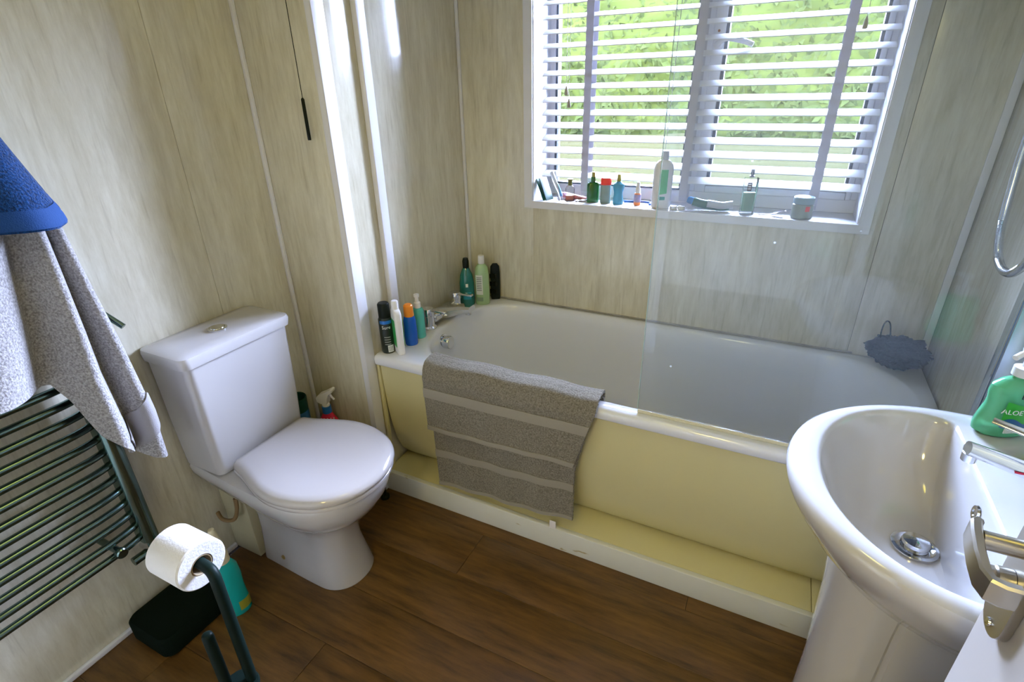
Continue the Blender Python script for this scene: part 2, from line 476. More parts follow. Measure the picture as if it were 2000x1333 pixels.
for n_, a in (('wall_back_right', (WX1, 2.1, YB + 0.01, YOUT, 0, CEILZ)), ('wall_back_below', (WX0, WX1, YB + 0.01, YOUT, 0, WZ0 - 0.012)), ('wall_back_above', (WX0, WX1, YB + 0.01, YOUT, WZ1, CEILZ))):
    struct(bx(n_, *a, MATS['wall_core']))
for a in ((X1, WX0, 0, CEILZ), (WX0, WX1, 0, WZ0 - 0.012), (WX0, WX1, WZ1, CEILZ), (WX1, 1.785, 0, CEILZ), (1.786, XR, 0, CEILZ)):
    bx('wall_panel', a[0] + 1e-4, a[1] - 1e-4, YB, YB + 0.0099, a[2], a[3], WALL, wb, 0.0006)
wall_with_panels('wall_right', (XR + 0.01, 2.1, YFR, 1.4, 0, CEILZ),
    [(XR, XR + 0.01, YFR, 0.40 - g, 0, CEILZ), (XR, XR + 0.01, 0.40 + g, YB, 0, CEILZ)])
wall_with_panels('wall_front', (-0.1, 0.98, YFR - 0.1, YFR - 0.01, 0, CEILZ), [(0, 0.98, YFR - 0.01, YFR, 0, CEILZ)])
struct(bx('wall_front_right', 1.79, 2.1, YFR - 0.1, YFR, 0, CEILZ, WALL))
struct(bx('wall_front_above', 0.98, 1.79, YFR - 0.1, YFR, 2.0, CEILZ, MATS['wall_core']))
HALLW = mat('hall_wall_paint', (0.74, 0.72, 0.66), 0.7)  # unseen hallway, added so fill light can enter through the doorway
struct(bx('wall_hall_left', 0.5, 0.6, -2.3, YFR - 0.1, 0, CEILZ, HALLW)); struct(bx('wall_hall_right', 2.1, 2.2, -2.3, YFR, 0, CEILZ, HALLW))
struct(bx('wall_hall_back', 0.5, 2.2, -2.4, -2.3, 0, CEILZ, HALLW))
struct(bx('floor_hall', 0.5, 2.2, -2.3, YFR - 0.1, -0.05, 0, mat('hall_carpet', (0.25, 0.21, 0.16), 0.95, bump=.3, bscale=300)))
struct(bx('ceiling_hall', 0.5, 2.2, -2.4, YFR - 0.1, CEILZ, CEILZ + 0.05, CEIL))
struct(bx('trim_7', 0.95, 0.98, YFR - 0.1, YFR + 0.012, 0, 2.03, WHITE_PVC)); struct(bx('trim_8', 0.98, 1.79, YFR - 0.1, YFR + 0.012, 2.0, 2.03, WHITE_PVC))
struct(bx('ceiling', -0.1, 2.1, YFR - 0.1, 1.4, CEILZ, CEILZ + 0.05, CEIL))

# white trims
struct(bx('trim_1', 0.0005, 0.013, Y1 - 0.0125, Y1 - 0.0005, 0.16, CEILZ, WHITE_PVC, None, 0.002))
V, F = merge(box(X1 + 0.0003, X1 + 0.004, Y1 - 0.004, Y1 + 0.042, 0, CEILZ, 0.001), box(X1 - 0.02, X1 + 0.003, Y1 - 0.004, Y1 - 0.0004, 0, CEILZ, 0.001))
struct(obj('trim_2', V, F, WHITE_PVC))
struct(bx('trim_3', X1 + 0.0003, X1 + 0.020, 0.602, 0.642, 0.5815, CEILZ, WHITE_PVC, None, 0.003))
struct(bx('trim_4', X1 + 0.0005, X1 + 0.012, YB - 0.012, YB - 0.0005, 0.5815, CEILZ, WHITE_PVC, None, 0.002))
struct(bx('trim_5', XR - 0.020, XR - 0.0005, YB - 0.012, YB - 0.0005, 0.5815, CEILZ, WHITE_PVC, None, 0.002))
struct(bx('baseboard_left', 0.0005, 0.012, YFR + 0.002, -0.002, 0.0005, 0.016, WHITE_PVC, None, 0.002))
bxg = struct(bx('trim_6', 0.0005, 0.122, 0.31, Y1 - 0.0005, 0.0005, 0.185, mat('stained_boxing_panel', (0.60, 0.55, 0.36), 0.4, vary=0.35, vscale=9), None, 0.002))

struct(bx('trim_9', 0.0005, 0.122, 0.0, 0.3095, 0.0005, 0.268, MATS['stained_boxing_panel'], None, 0.002))
# ------------------------------------------------------------------ window
TW = 0.034
def mitre_frame():
    V, F = [], []
    yo, yi = YB - 0.011, YB + 0.004
    o = [(WX0 - TW, WZ0 - TW + 0.006), (WX1 + TW, WZ0 - TW + 0.006), (WX1 + TW, WZ1 + TW), (WX0 - TW, WZ1 + TW)]
    i = [(WX0, WZ0), (WX1, WZ0), (WX1, WZ1), (WX0, WZ1)]
    out = []
    for k in range(4):
        a, b, c, d = o[k], o[(k + 1) % 4], i[(k + 1) % 4], i[k]
        n = [(p[0], yo, p[1]) for p in (a, b, c, d)] + [(p[0], YB - 0.0004, p[1]) for p in (a, b, c, d)]
        out.append((n, [(0, 1, 2, 3), (7, 6, 5, 4), (0, 4, 5, 1), (1, 5, 6, 2), (2, 6, 7, 3), (3, 7, 4, 0)]))
    return out
wr = struct(thing('window_1', (1.163, YB, WZ0)))
for v, f in mitre_frame(): obj('casing_strip', v, f, WHITE_PVC, wr, smooth=False)
REV = mat('white_reveal_board', (0.82, 0.81, 0.85), 0.28)
bx('sill', WX0, WX1, YB - 0.002, YOUT - 0.02, WZ0 - 0.0115, WZ0, REV, wr, 0.001)
bx('reveal_side', WX0 - 0.004, WX0 + 0.003, YB - 0.001, YOUT - 0.02, WZ0, WZ1, REV, wr)
bx('reveal_side', WX1 - 0.003, WX1 + 0.004, YB - 0.001, YOUT - 0.02, WZ0, WZ1, REV, wr)
bx('reveal_head', WX0, WX1, YB - 0.001, YOUT - 0.02, WZ1 - 0.006, WZ1 + 0.004, REV, wr)
YG = 1.335
def fr(name, x0, x1, z0, z1, m=UPVC, y0=YG, y1=YG + 0.05, b=0.004, par=None): return bx(name, x0, x1, y0, y1, z0, z1, m, par or wr, b)
# outer frame
fr('outer_frame', WX0, WX1, WZ0, WZ0 + 0.045); fr('outer_frame', WX0, WX1, WZ1 - 0.05, WZ1)
fr('outer_frame', WX0, WX0 + 0.022, WZ0 + 0.045, WZ1 - 0.05); fr('outer_frame', WX1 - 0.022, WX1, WZ0 + 0.045, WZ1 - 0.05)
fr('mullion', 1.142, 1.196, WZ0 + 0.045, WZ1 - 0.05)
# left fixed light
fr('gasket', WX0 + 0.022, WX0 + 0.031, WZ0 + 0.045, WZ1 - 0.05, GASKET, YG + 0.006, YG + 0.04, 0)
fr('gasket', 1.136, 1.142, WZ0 + 0.045, WZ1 - 0.05, GASKET, YG + 0.006, YG + 0.04, 0)
fr('gasket', WX0 + 0.031, 1.136, WZ0 + 0.045, WZ0 + 0.052, GASKET, YG + 0.006, YG + 0.04, 0)
fr('pane', WX0 + 0.026, 1.140, WZ0 + 0.047, WZ1 - 0.05, WINGLASS, YG + 0.02, YG + 0.024, 0)
# right opening sash
sh = fr('sash_frame', 1.196, 1.232, WZ0 + 0.045, WZ1 - 0.05, UPVC, YG - 0.012, YG + 0.04)
fr('sash_frame', 1.682, WX1 - 0.022, WZ0 + 0.045, WZ1 - 0.05, UPVC, YG - 0.012, YG + 0.04)
fr('sash_frame', 1.232, 1.682, WZ0 + 0.045, WZ0 + 0.068, UPVC, YG - 0.012, YG + 0.04)
fr('sash_frame', 1.232, 1.682, WZ1 - 0.09, WZ1 - 0.05, UPVC, YG - 0.012, YG + 0.04)
fr('gasket', 1.232, 1.243, WZ0 + 0.068, WZ1 - 0.09, GASKET, YG, YG + 0.03, 0)
fr('gasket', 1.673, 1.682, WZ0 + 0.068, WZ1 - 0.09, GASKET, YG, YG + 0.03, 0)
fr('gasket', 1.243, 1.673, WZ0 + 0.068, WZ0 + 0.078, GASKET, YG, YG + 0.03, 0)
fr('pane', 1.235, 1.680, WZ0 + 0.07, WZ1 - 0.085, WINGLASS, YG + 0.016, YG + 0.020, 0)
hz = 1.537
hd = lathe('window_handle', [(0.0001, 0), (0.017, 0), (0.017, 0.010), (0.012, 0.014), (0.0001, 0.014)], UPVC, parent=wr, M=Matrix.Translation((1.214, YG - 0.012, hz)) @ Matrix.Rotation(PI / 2, 4, 'X'))
tube('lever', smooth_path([(1.214, YG - 0.028, hz), (1.228, YG - 0.040, hz + 0.010), (1.25, YG - 0.044, hz + 0.015), (1.30, YG - 0.044, hz + 0.004), (1.325, YG - 0.044, hz - 0.006)], 6), 0.008, UPVC, hd, 10)
lathe('screw', [(0.0001, 0), (0.004, 0), (0.004, 0.002), (0.0001, 0.002)], mat('rusty_screw', (0.28, 0.10, 0.03), 0.7), parent=wr, n=12, M=Matrix.Translation((1.212, YG - 0.012, 1.578)) @ Matrix.Rotation(PI / 2, 4, 'X'))

# ------------------------------------------------------------------ venetian blind
bl = thing('venetian_blind', (1.165, 1.268, 1.1), 'white horizontal slat blind with lilac ladder tapes hanging in the window', 'blind')
SY, TILT, SP = 1.266, math.radians(20), 0.0448
bx('head_rail', WX0 + 0.006, WX1 - 0.006, SY - 0.028, SY + 0.028, WZ1 - 0.05, WZ1 - 0.008, SLAT, bl, 0.003)
def slat_mesh():
    top, bot = [], []
    for i in range(9):
        t = i / 8 - 0.5
        y_ = t * 0.050; z_ = 0.0022 * (1 - (2 * t) ** 2)
        c, s = math.cos(TILT), math.sin(TILT)
        top.append((y_ * c - z_ * s, y_ * s + z_ * c)); bot.append((y_ * c - (z_ - 0.0028) * s, y_ * s + (z_ - 0.0028) * c))
    pts = top + bot[::-1]
    return prism(pts, lambda a, b, t: (t, a, b), -0.5483, 0.5483)
SV, SF = slat_mesh()
k = 0
proto = None
zc = 1.101 + 0.009
while zc < WZ1 - 0.06:
    if proto is None:
        proto = obj('slat', SV, SF, SLAT, bl); o = proto
    else:
        o = proto.copy(); COL.objects.link(o)
    o.location = (1.1645, SY, zc); o.parent = bl
    o.matrix_parent_inverse = Matrix.Translation(-bl.location)
    zc += SP
for tx in (0.795, 1.170, 1.586):
    pts = [(0, WZ1 - 0.05), (0, 1.075), (0.004, 1.052), (0.012, 1.036)]
    V, F = [], []
    for s in (-1, 1):
        P2 = [(SY + s * 0.0275 + (p[0] if s < 0 else -p[0]), p[1]) for p in pts]
        o0 = len(V)
        for yy, zz in P2:
            for dx, dy in ((-0.0135, 0), (0.0135, 0), (0.0135, 0.0009), (-0.0135, 0.0009)): V.append((tx + dx, yy + dy, zz))
        for q in range(len(P2) - 1):
            for e in range(4): F.append((o0 + q * 4 + e, o0 + q * 4 + (e + 1) % 4, o0 + q * 4 + 4 + (e + 1) % 4, o0 + q * 4 + 4 + e))
        F.append((o0, o0 + 1, o0 + 2, o0 + 3)); e_ = o0 + (len(P2) - 1) * 4; F.append((e_, e_ + 1, e_ + 2, e_ + 3))
    obj('ladder_tape', V, F, TAPE, bl, smooth=False)
TAS = [(0.0001, 0), (0.006, 0.001), (0.0075, 0.006), (0.006, 0.016), (0.0035, 0.026), (0.002, 0.032), (0.0001, 0.032)]
for cx, zt, r in ((0.716, 1.392, 0.0009), (0.727, 1.350, 0.0009), (1.619, 1.553, 0.0009)):
    c = tube('pull_cord', [(cx, SY - 0.034, zt + 0.03), (cx, SY - 0.034, 1.6), (cx, SY - 0.034, WZ1 - 0.03)], r, CORD, bl, 6)
    lathe('tassel', TAS, WOODTAS, (cx, SY - 0.034, zt), c, 14)
tube('pull_cord', [(1.093, SY - 0.034, 1.15), (1.098, SY - 0.034, 1.4), (1.104, SY - 0.034, WZ1 - 0.03)], 0.0012, CORD, bl, 6)

# ------------------------------------------------------------------ outside
GRASSY = mat('pale_dry_lawn', (0.0072, 0.0066, 0.0034), 1.0, spec=0.0, vary=0.4, vscale=1.2, vcol=(0.0056, 0.0057, 0.0024))
struct(bx('ground_outside', -14, 16, 1.7, 9.5, -0.8, -0.6, GRASSY))
def bank():
    V, F = [], []; nx, ny = 60, 16
    for j in range(ny + 1):
        for i in range(nx + 1):
            x_ = -9 + 20 * i / nx; t = j / ny
            y_ = 5.4 + 2.4 * t
            z_ = -0.6 + 1.35 * t + 0.08 * noise.noise(Vector((x_ * 1.5, y_ * 2, 0)))
            V.append((x_, y_, z_))
    F = [(j * (nx + 1) + i, j * (nx + 1) + i + 1, (j + 1) * (nx + 1) + i + 1, (j + 1) * (nx + 1) + i) for j in range(ny) for i in range(nx)]
    return V, F
V, F = bank()
o = obj('grass_bank', V, F, mat('pale_bank', (0.0068, 0.0062, 0.0031), 1.0, spec=0.0, vary=0.4, vscale=2.5, vcol=(0.0054, 0.0055, 0.0022))); tag(o, 'pale dry grassy bank outside below the green hedge', 'bank')
LEAF = mat('hedge_green', (0.0082, 0.0095, 0.0023), 0.6, vary=0.5, vscale=1.1, vcol=(0.0057, 0.0077, 0.0016), spec=.0)
hroot = thing('hedge', (1, 8.6, 0.6), 'bright green hedge beyond the window', 'hedge')
V, F = [], []
nx, nz = 110, 44
for j in range(nz + 1):
    for i in range(nx + 1):
        x_ = -8 + 18 * i / nx; z_ = 0.55 + 2.45 * j / nz
        d = 0.35 * noise.noise(Vector((x_ * 0.9, z_ * 0.9, 3))) + 0.16 * noise.noise(Vector((x_ * 3.1, z_ * 3.1, 7)))
        y_ = 8.5 + 0.9 * (j / nz) ** 2 - d
        V.append((x_, y_, z_))
F = [(j * (nx + 1) + i, j * (nx + 1) + i + 1, (j + 1) * (nx + 1) + i + 1, (j + 1) * (nx + 1) + i) for j in range(nz) for i in range(nx)]
obj('hedge_body', V, F, LEAF, hroot)
V, F = [], []
for q in range(5200):
    x_ = random.uniform(-6, 8); t = random.random(); z_ = 0.55 + 2.35 * t
    d = 0.35 * noise.noise(Vector((x_ * 0.9, z_ * 0.9, 3))) + 0.16 * noise.noise(Vector((x_ * 3.1, z_ * 3.1, 7)))
    c = Vector((x_, 8.5 + 0.9 * t * t - d - 0.03, z_))
    a = Vector((random.uniform(-1, 1), random.uniform(-.6, .1), random.uniform(-1, 1))).normalized() * random.uniform(.06, .13)
    b = a.cross(Vector((random.uniform(-.4, .4), 1, random.uniform(-.4, .4)))).normalized() * a.length * 0.4
    o0 = len(V); V += [c - a, c + b, c + a, c - b]; F.append((o0, o0 + 1, o0 + 2, o0 + 3))
lv = obj('leaves', V, F, mat('hedge_leaf', (0.0096, 0.0107, 0.0036), 0.6, vary=0.6, vscale=6, vcol=(0.0040, 0.0062, 0.0014), spec=.0), hroot, smooth=False); lv['kind'] = 'stuff'

# ------------------------------------------------------------------ fill lights, both added out of view
lp = thing('ceiling_fill_light', (1.15, -0.15, CEILZ), 'added round ceiling fill light with a warm glowing diffuser', 'fill light')  # unseen overhead source, added to warm the shaded walls
lathe('fill_light_base', [(0.0001, 0), (0.17, 0), (0.17, -0.02), (0.0001, -0.02)], UPVC, (1.15, -0.15, CEILZ - 0.0005), lp, 40)
lathe('diffuser', [(0.155, -0.0205), (0.15, -0.045), (0.12, -0.062), (0.06, -0.07), (0.0001, -0.072)], mat('fill_diffuser', (0.9, 0.85, 0.7), 0.5, emit=CEIL_FILL_COL, estr=CEIL_FILL_STR), (1.15, -0.15, CEILZ), lp, 40)

hl = thing('hall_fill_light', (1.35, -1.7, CEILZ), 'added round fill light in the unseen hall outside the bathroom door', 'fill light')  # unseen source behind the camera, added to brighten surfaces facing the doorway
lathe('fill_light_base', [(0.0001, 0), (0.17, 0), (0.17, -0.02), (0.0001, -0.02)], UPVC, (1.35, -1.7, CEILZ - 0.0005), hl, 40)
lathe('diffuser', [(0.155, -0.0205), (0.15, -0.045), (0.12, -0.062), (0.06, -0.07), (0.0001, -0.072)], mat('hall_fill_diffuser', (0.9, 0.85, 0.7), 0.5, emit=HALL_FILL_COL, estr=HALL_FILL_STR), (1.35, -1.7, CEILZ), hl, 40)
# ------------------------------------------------------------------ light pull cord switch
pc = thing('light_pull_cord', (0.235, 0.425, 1.30), 'black pull cord with a slim black handle beside the boxed wall corner', 'pull cord')
tube('cord', [(0.235, 0.425, 1.40), (0.235, 0.425, CEILZ - 0.02)], 0.0011, BLACK_PL, pc, 6)
lathe('handle', [(0.0001, 0), (0.0045, 0.0), (0.005, 0.004), (0.0048, 0.108), (0.002, 0.112), (0.0001, 0.112)], BLACK_PL, (0.235, 0.425, 1.295), pc, 14)
lathe('ceiling_switch', [(0.0001, 0), (0.035, 0), (0.035, 0.02), (0.0001, 0.02)], UPVC, (0.235, 0.41, CEILZ - 0.0205), pc, 24)

# ------------------------------------------------------------------ bath
bt = thing('bath', (1.15, 0.83, 0.0), 'white bath with a cream side panel and chipped white plinth under the window', 'bath')
x0, x1, y0, y1 = X1 + 0.001, XR - 0.001, YF, YB - 0.001
R = []
R.append(rrect(x0 + .03, x1 - .03, y0 + .014, y1 - .03, 0.545, .012))
R.append(rrect(x0, x1, y0 + .004, y1, 0.543, .012))
R.append(rrect(x0, x1, y0, y1, 0.548, .012))
R.append(rrect(x0, x1, y0, y1, 0.566, .012))
R.append(rrect(x0 + .002, x1 - .002, y0 + .004, y1 - .002, 0.5755, .012))
R.append(rrect(x0 + .006, x1 - .006, y0 + .013, y1 - .006, 0.580, .012))
R.append(rrect(.380, 1.955, .526, 1.148, 0.580, .24))
R.append(rrect(.387, 1.95, .533, 1.143, 0.577, .238))
R.append(rrect(.393, 1.944, .539, 1.138, 0.568, .236))
R.append(rrect(.402, 1.928, .550, 1.130, 0.53, .23))
R.append(rrect(.420, 1.87, .566, 1.118, 0.42, .22))
R.append(rrect(.440, 1.80, .582, 1.103, 0.31, .2))
R.append(rrect(.465, 1.73, .60, 1.085, 0.22, .18))
R.append(rrect(.50, 1.67, .63, 1.055, 0.18, .15))
R.append(rrect(.56, 1.60, .68, 1.005, 0.170, .1))
V, F = loft(R, cap0=False)
obj('tub', V, F, BATH_ACR, bt, angle=50)
bo = lathe('overflow_control', [(0.0001, 0.035), (0.024, 0.035), (0.026, 0.032), (0.026, 0.010), (0.022, 0.008), (0.022, 0.006), (0.030, 0.005), (0.031, 0.0), (0.0001, 0.0)], CHROME, parent=bt, n=32,
           M=Matrix.Translation((0.400, 0.775, 0.525)) @ Matrix.Rotation(PI / 2 - 0.08, 4, 'Y'))
lathe('waste_ring', [(0.0001, 0), (0.035, 0), (0.033, 0.004), (0.0001, 0.005)], CHROME, (0.68, 0.84, 0.171), bt, 24)

bp_ = bt
prof = [(.5005, .5425), (.5015, .50), (.504, .44), (.509, .36), (.519, .28), (.536, .20), (.560, .14), (.598, .092)]
pts = prof + [(a + .006, b) for a, b in prof[::-1]]
V, F = prism(pts, lambda a, b, t: (t, a, b), 0.312, XR - 0.002)
o = obj('side_panel', V, F, CREAM, bp_, angle=30); o['label'] = 'cream curved side panel'
bx('end_strip', 0.297, 0.309, .4955, .51, 0.09, .5425, CREAM, bp_, 0.001)
bx('ledge_board', X1 + .0065, 1.768, .4765, .62, .070, .0885, CREAM, bp_, 0.0015)
bx('ledge_board', 1.7695, XR - .002, .4765, .62, .070, .0880, CREAM, bp_, 0.0015)
bx('plinth_board', X1 + .0065, XR - .002, .458, .476, 0.0005, .0895, PLINTH, bp_, 0.002)

bx('sealant_bead', X1 + .013, 1.80, YB - .0055, YB - .0012, .5803, .5855, mat('mouldy_sealant', (.62, .60, .55), .5, vary=1.0, vscale=26, vcol=(.16, .14, .11)), bt, .001)
# bath filler tap
tp = thing('bath_tap', (.345, .87, .58), 'chrome two-lever bath filler tap on the bath end', 'tap')
for yy in (.765, .965):
    lathe('pillar', [(0.0001, 0.0003), (0.031, 0.0003), (0.031, 0.007), (0.024, 0.012), (0.023, 0.052), (0.024, 0.054), (0.0001, 0.054)], CHROME, (.345, yy, .58), tp, 28)
    hh = lathe('handle', [(0.0001, .0545), (0.0245, .0545), (0.0245, .076), (0.022, .082), (0.0001, .083)], CHROME, (.345, yy, .58), tp, 28)
    V, F = box(.345, .428, yy - .010, yy + .010, .653, .661, .003)
    obj('lever', V, F, CHROME, hh)
V, F = box(.322, .368, .78, .95, .594, .630, .012); obj('body', V, F, CHROME, tp)
sp = []
for x_, zb, zt, wd in ((.350, .594, .634, .046), (.385, .600, .642, .038), (.43, .618, .652, .030), (.482, .632, .656, .025)):
    sp.append([Vector((x_, .866 + a * wd, lerp(zb, zt, b))) for a, b in ((-.7, 0), (.7, 0), (1, .3), (1, .7), (.6, 1.0), (-.6, 1), (-1, .7), (-1, .3))])
V, F = loft(sp); obj('spout', V, F, CHROME, tp, angle=30)
lathe('aerator', [(0.0001, 0), (.012, 0), (.012, .014), (0.0001, .014)], CHROME, (.466, .866, .618), tp, 18)

# ------------------------------------------------------------------ shower screen, hose
ss = thing('shower_screen', (1.6, .512, .58), 'hazy frameless glass shower screen standing on the bath rim', 'shower screen')
bx('glass_panel', 1.2315, 1.944, .5095, .5155, .592, 1.99, SCREENGLASS, ss)
bx('glass_edge', 1.2295, 1.2314, .5095, .5155, .592, 1.99, EDGEGLASS, ss)
bx('bottom_seal', 1.231, 1.944, .508, .517, .5812, .5915, mat('yellowed_seal', (.62, .58, .42), .4), ss, .001)
V, F = merge(box(1.945, 1.996, .500, .506, .5815, 2.0, .001), box(1.945, 1.996, .519, .545, .5815, 2.0, .002), box(1.978, 1.996, .506, .519, .5815, 2.0))
obj('wall_profile', V, F, mat('satin_aluminium', (.55, .60, .64), .25, metal=1.0), ss)
path = smooth_path([(1.957, .56, 1.19), (1.955, .585, 1.10), (1.95, .62, 1.055), (1.95, .68, 1.042), (1.95, .735, 1.058), (1.95, .768, 1.09), (1.95, .79, 1.13), (1.95, .81, 1.20), (1.95, .825, 1.28), (1.955, .84, 1.42), (1.965, .85, 1.60)], 26)
rs = [0.0085 * (1.06 if i % 2 else 0.94) for i in range(len(path))]
hs = thing('shower_hose', (1.96, .8, 1.04), 'ribbed chrome shower hose looping down the right wall', 'hose')
tube('hose', path, 0.0085, mat('hose_chrome', (.6, .62, .63), .18, metal=1.0), hs, 12, rs)
lathe('hose_nut', [(0.0001, 0), (.011, 0), (.012, .004), (.012, .028), (.009, .03), (0.0001, .03)], CHROME, (1.965, .85, 1.60), hs, 16)
lathe('wall_outlet', [(0.0001, 0), (.02, 0), (.02, .01), (.012, .012), (.012, .032), (0.0001, .032)], CHROME, parent=hs, n=20, M=Matrix.Translation((1.9975, .85, 1.64)) @ Matrix.Rotation(-PI / 2, 4, 'Y'))

# ------------------------------------------------------------------ toilet
YC = 0.088
tl = thing('toilet', (.3, YC, 0), 'white close-coupled toilet with the lid shut', 'toilet')
R = []
def E_(x0_, xm, x1_, hw, hwb, z, e=.92, yc=.093, rb=.02): return egg(x0_, xm, x1_, yc, hw, hwb, z, e, rb=rb)
R.append(E_(.128, .40, .498, .097, .088, .0008))
R.append(E_(.128, .40, .498, .098, .088, .006))
R.append(E_(.130, .39, .480, .090, .083, .06))
R.append(E_(.135, .38, .468, .083, .08, .13))
R.append(E_(.135, .38, .472, .084, .08, .19))
R.append(E_(.130, .385, .492, .098, .085, .235))
R.append(E_(.126, .39, .53, .125, .10, .272))
R.append(E_(.06, .395, .568, .155, .125, .305))
R.append(E_(.02, .40, .592, .175, .150, .345))
R.append(E_(.006, .40, .600, .181, .160, .375))
R.append(E_(.004, .40, .602, .182, .162, .398))
R.append(E_(.006, .40, .598, .178, .158, .406))
R.append(E_(.02, .40, .585, .165, .145, .408))
V, F = loft(R); obj('pan', V, F, WHITE_CER, tl, angle=45)
R = [E_(.185, .40, .612, .186, .135, .4095), E_(.182, .40, .617, .190, .138, .413), E_(.182, .40, .617, .190, .138, .421), E_(.186, .40, .612, .186, .135, .425)]
V, F = loft(R); obj('seat', V, F, WHITE_SEAT, tl, angle=50)
R = [E_(.192, .40, .612, .187, .135, .4265), E_(.188, .40, .619, .193, .139, .429), E_(.188, .40, .622, .195, .140, .437), E_(.190, .40, .619, .192, .138, .446), E_(.196, .40, .609, .184, .132, .4525),
     E_(.21, .40, .590, .168, .118, .4555), E_(.23, .40, .54, .125, .09, .457), E_(.27, .39, .46, .06, .04, .4575)]
V, F = loft(R); obj('lid', V, F, WHITE_SEAT, tl, angle=50)
def rr(x0_, x1_, hw, z, r_, yc=YC): return rrect(x0_, x1_, yc - hw, yc + hw, z, r_, 8, 4)
R = [rr(.004, .165, .150, .4085, .02), rr(.004, .172, .158, .4125, .022), rr(.004, .178, .164, .55, .022), rr(.004, .182, .169, .768, .022)]
V, F = loft(R); ci = obj('cistern', V, F, WHITE_CER, tl, angle=45)
R = [rr(.003, .185, .172, .7695, .022), rr(.002, .190, .178, .772, .024), rr(.002, .193, .181, .795, .024), rr(.003, .190, .178, .803, .024), rr(.010, .180, .168, .8065, .02), rr(.03, .15, .12, .8075, .02)]
V, F = loft(R); cl = obj('cistern_lid', V, F, WHITE_CER, tl, angle=45)
fb = lathe('flush_button', [(0.0001, .0005), (.027, .0005), (.027, .004), (.022, .0055), (.0215, .0045), (.0205, .0045), (.0195, .007), (0.0001, .008)], CHROME, (.095, YC, .8073), cl, 32)
lathe('bolt_cap', [(0.0001, 0), (.008, 0), (.008, .004), (.003, .005), (0.0001, .005)], mat('brass_bolt', (.45, .33, .12), .35, metal=.8), parent=tl, n=14, M=Matrix.Translation((.235, .0065, .045)) @ Matrix.Rotation(PI / 2, 4, 'X'))
tube('supply_pipe', smooth_path([(.006, -.028, .175), (.03, -.034, .162), (.065, -.034, .168), (.095, -.03, .185), (.112, -.024, .225), (.114, -.020, .268)], 6), .0065, mat('brown_stained_pipe', (.25, .16, .07), .6), tl, 10)

# ------------------------------------------------------------------ wash basin
ws = thing('wash_basin', (1.85, .08, 0), 'white pedestal wash basin beside the door', 'basin')
BYC = .08
def Bo(dx, hw, z, xm=1.86, xb=1.9965, e=.96):   # outline facing -x
    P = []
    n = 40
    for i in range(n + 1):
        a = -PI / 2 + PI * i / n; c, s = math.cos(a), math.sin(a)
        P.append(Vector((xm - dx * max(c, 0) ** e, BYC - hw * math.copysign(abs(s) ** e, s), z)))
    for i in range(1, 6): P.append(Vector((lerp(xm, xb, i / 5), BYC - hw, z)))
    for i in range(1, 9): P.append(Vector((xb, BYC - hw + 2 * hw * i / 8, z)))
    for i in range(1, 5): P.append(Vector((lerp(xb, xm, i / 5), BYC + hw, z)))
    return P
def Bi(xf, xb, hw, z, hb, e=.96):   # bowl outline: rounded front, straight back
    P = []; n = 40
    xm = lerp(xf, xb, .82)
    for i in range(n + 1):
        a = -PI / 2 + PI * i / n; c, s = math.cos(a), math.sin(a)
        P.append(Vector((xm - (xm - xf) * max(c, 0) ** e, BYC - hw * math.copysign(abs(s) ** e, s), z)))
    for i in range(1, 6):
        t = i / 5; P.append(Vector((lerp(xm, xb, math.sin(t * PI / 2)), BYC - lerp(hw, hb, 1 - math.cos(t * PI / 2)), z)))
    for i in range(1, 9): P.append(Vector((xb, BYC - hb + 2 * hb * i / 8, z)))
    for i in range(1, 5):
        t = 1 - i / 5; P.append(Vector((lerp(xm, xb, math.sin(t * PI / 2)), BYC + lerp(hw, hb, 1 - math.cos(t * PI / 2)), z)))
    return P
R = [Bo(.10, .10, .66), Bo(.15, .135, .675), Bo(.205, .19, .715), Bo(.245, .232, .765), Bo(.268, .252, .80), Bo(.279, .263, .82), Bo(.284, .267, .838), Bo(.281, .265, .847), Bo(.274, .258, .852), Bo(.262, .247, .853),
     Bi(1.618, 1.850, .230, .853, .205), Bi(1.623, 1.847, .226, .851, .202), Bi(1.628, 1.844, .221, .843, .198), Bi(1.645, 1.838, .206, .80, .180), Bi(1.668, 1.833, .178, .755, .15), Bi(1.70, 1.830, .135, .723, .115), Bi(1.735, 1.826, .085, .711, .075), Bi(1.77, 1.815, .03, .709, .03)]
V, F = loft(R); obj('basin', V, F, WHITE_CER, ws, angle=40)
def ped(z, s, xf):
    P = []; n = 18
    for i in range(n + 1):
        a = PI / 2 + PI * i / n
        P.append((xf + .075 * s + .075 * s * math.cos(a), BYC - .0 + .085 * s * math.sin(a)))
    P += [(1.775, BYC - .085 * s), (1.780, BYC - .079 * s), (1.786, BYC - .088 * s), (1.97, BYC - .10 * s), (1.97, BYC + .10 * s), (1.786, BYC + .088 * s), (1.780, BYC + .079 * s), (1.775, BYC + .085 * s)]
    return [Vector((a, b, z)) for a, b in P]
R = [ped(.0008, 1.12, 1.668), ped(.03, 1.10, 1.672), ped(.15, .98, 1.688), ped(.40, .95, 1.690), ped(.60, 1.0, 1.682), ped(.695, 1.08, 1.672)]
V, F = loft(R); obj('pedestal', V, F, WHITE_CER, ws, angle=25)
wst = lathe('waste', [(0.0001, 0), (.034, 0), (.034, .003), (.029, .004), (.024, .001), (0.0001, .001)], CHROME, (1.793, .098, .7115), ws, 32)
lathe('plug', [(0.0001, .0015), (.020, .0015), (.021, .010), (.019, .014), (.010, .0155), (0.0001, .016)], CHROME, (1.793, .098, .7115), wst, 28)
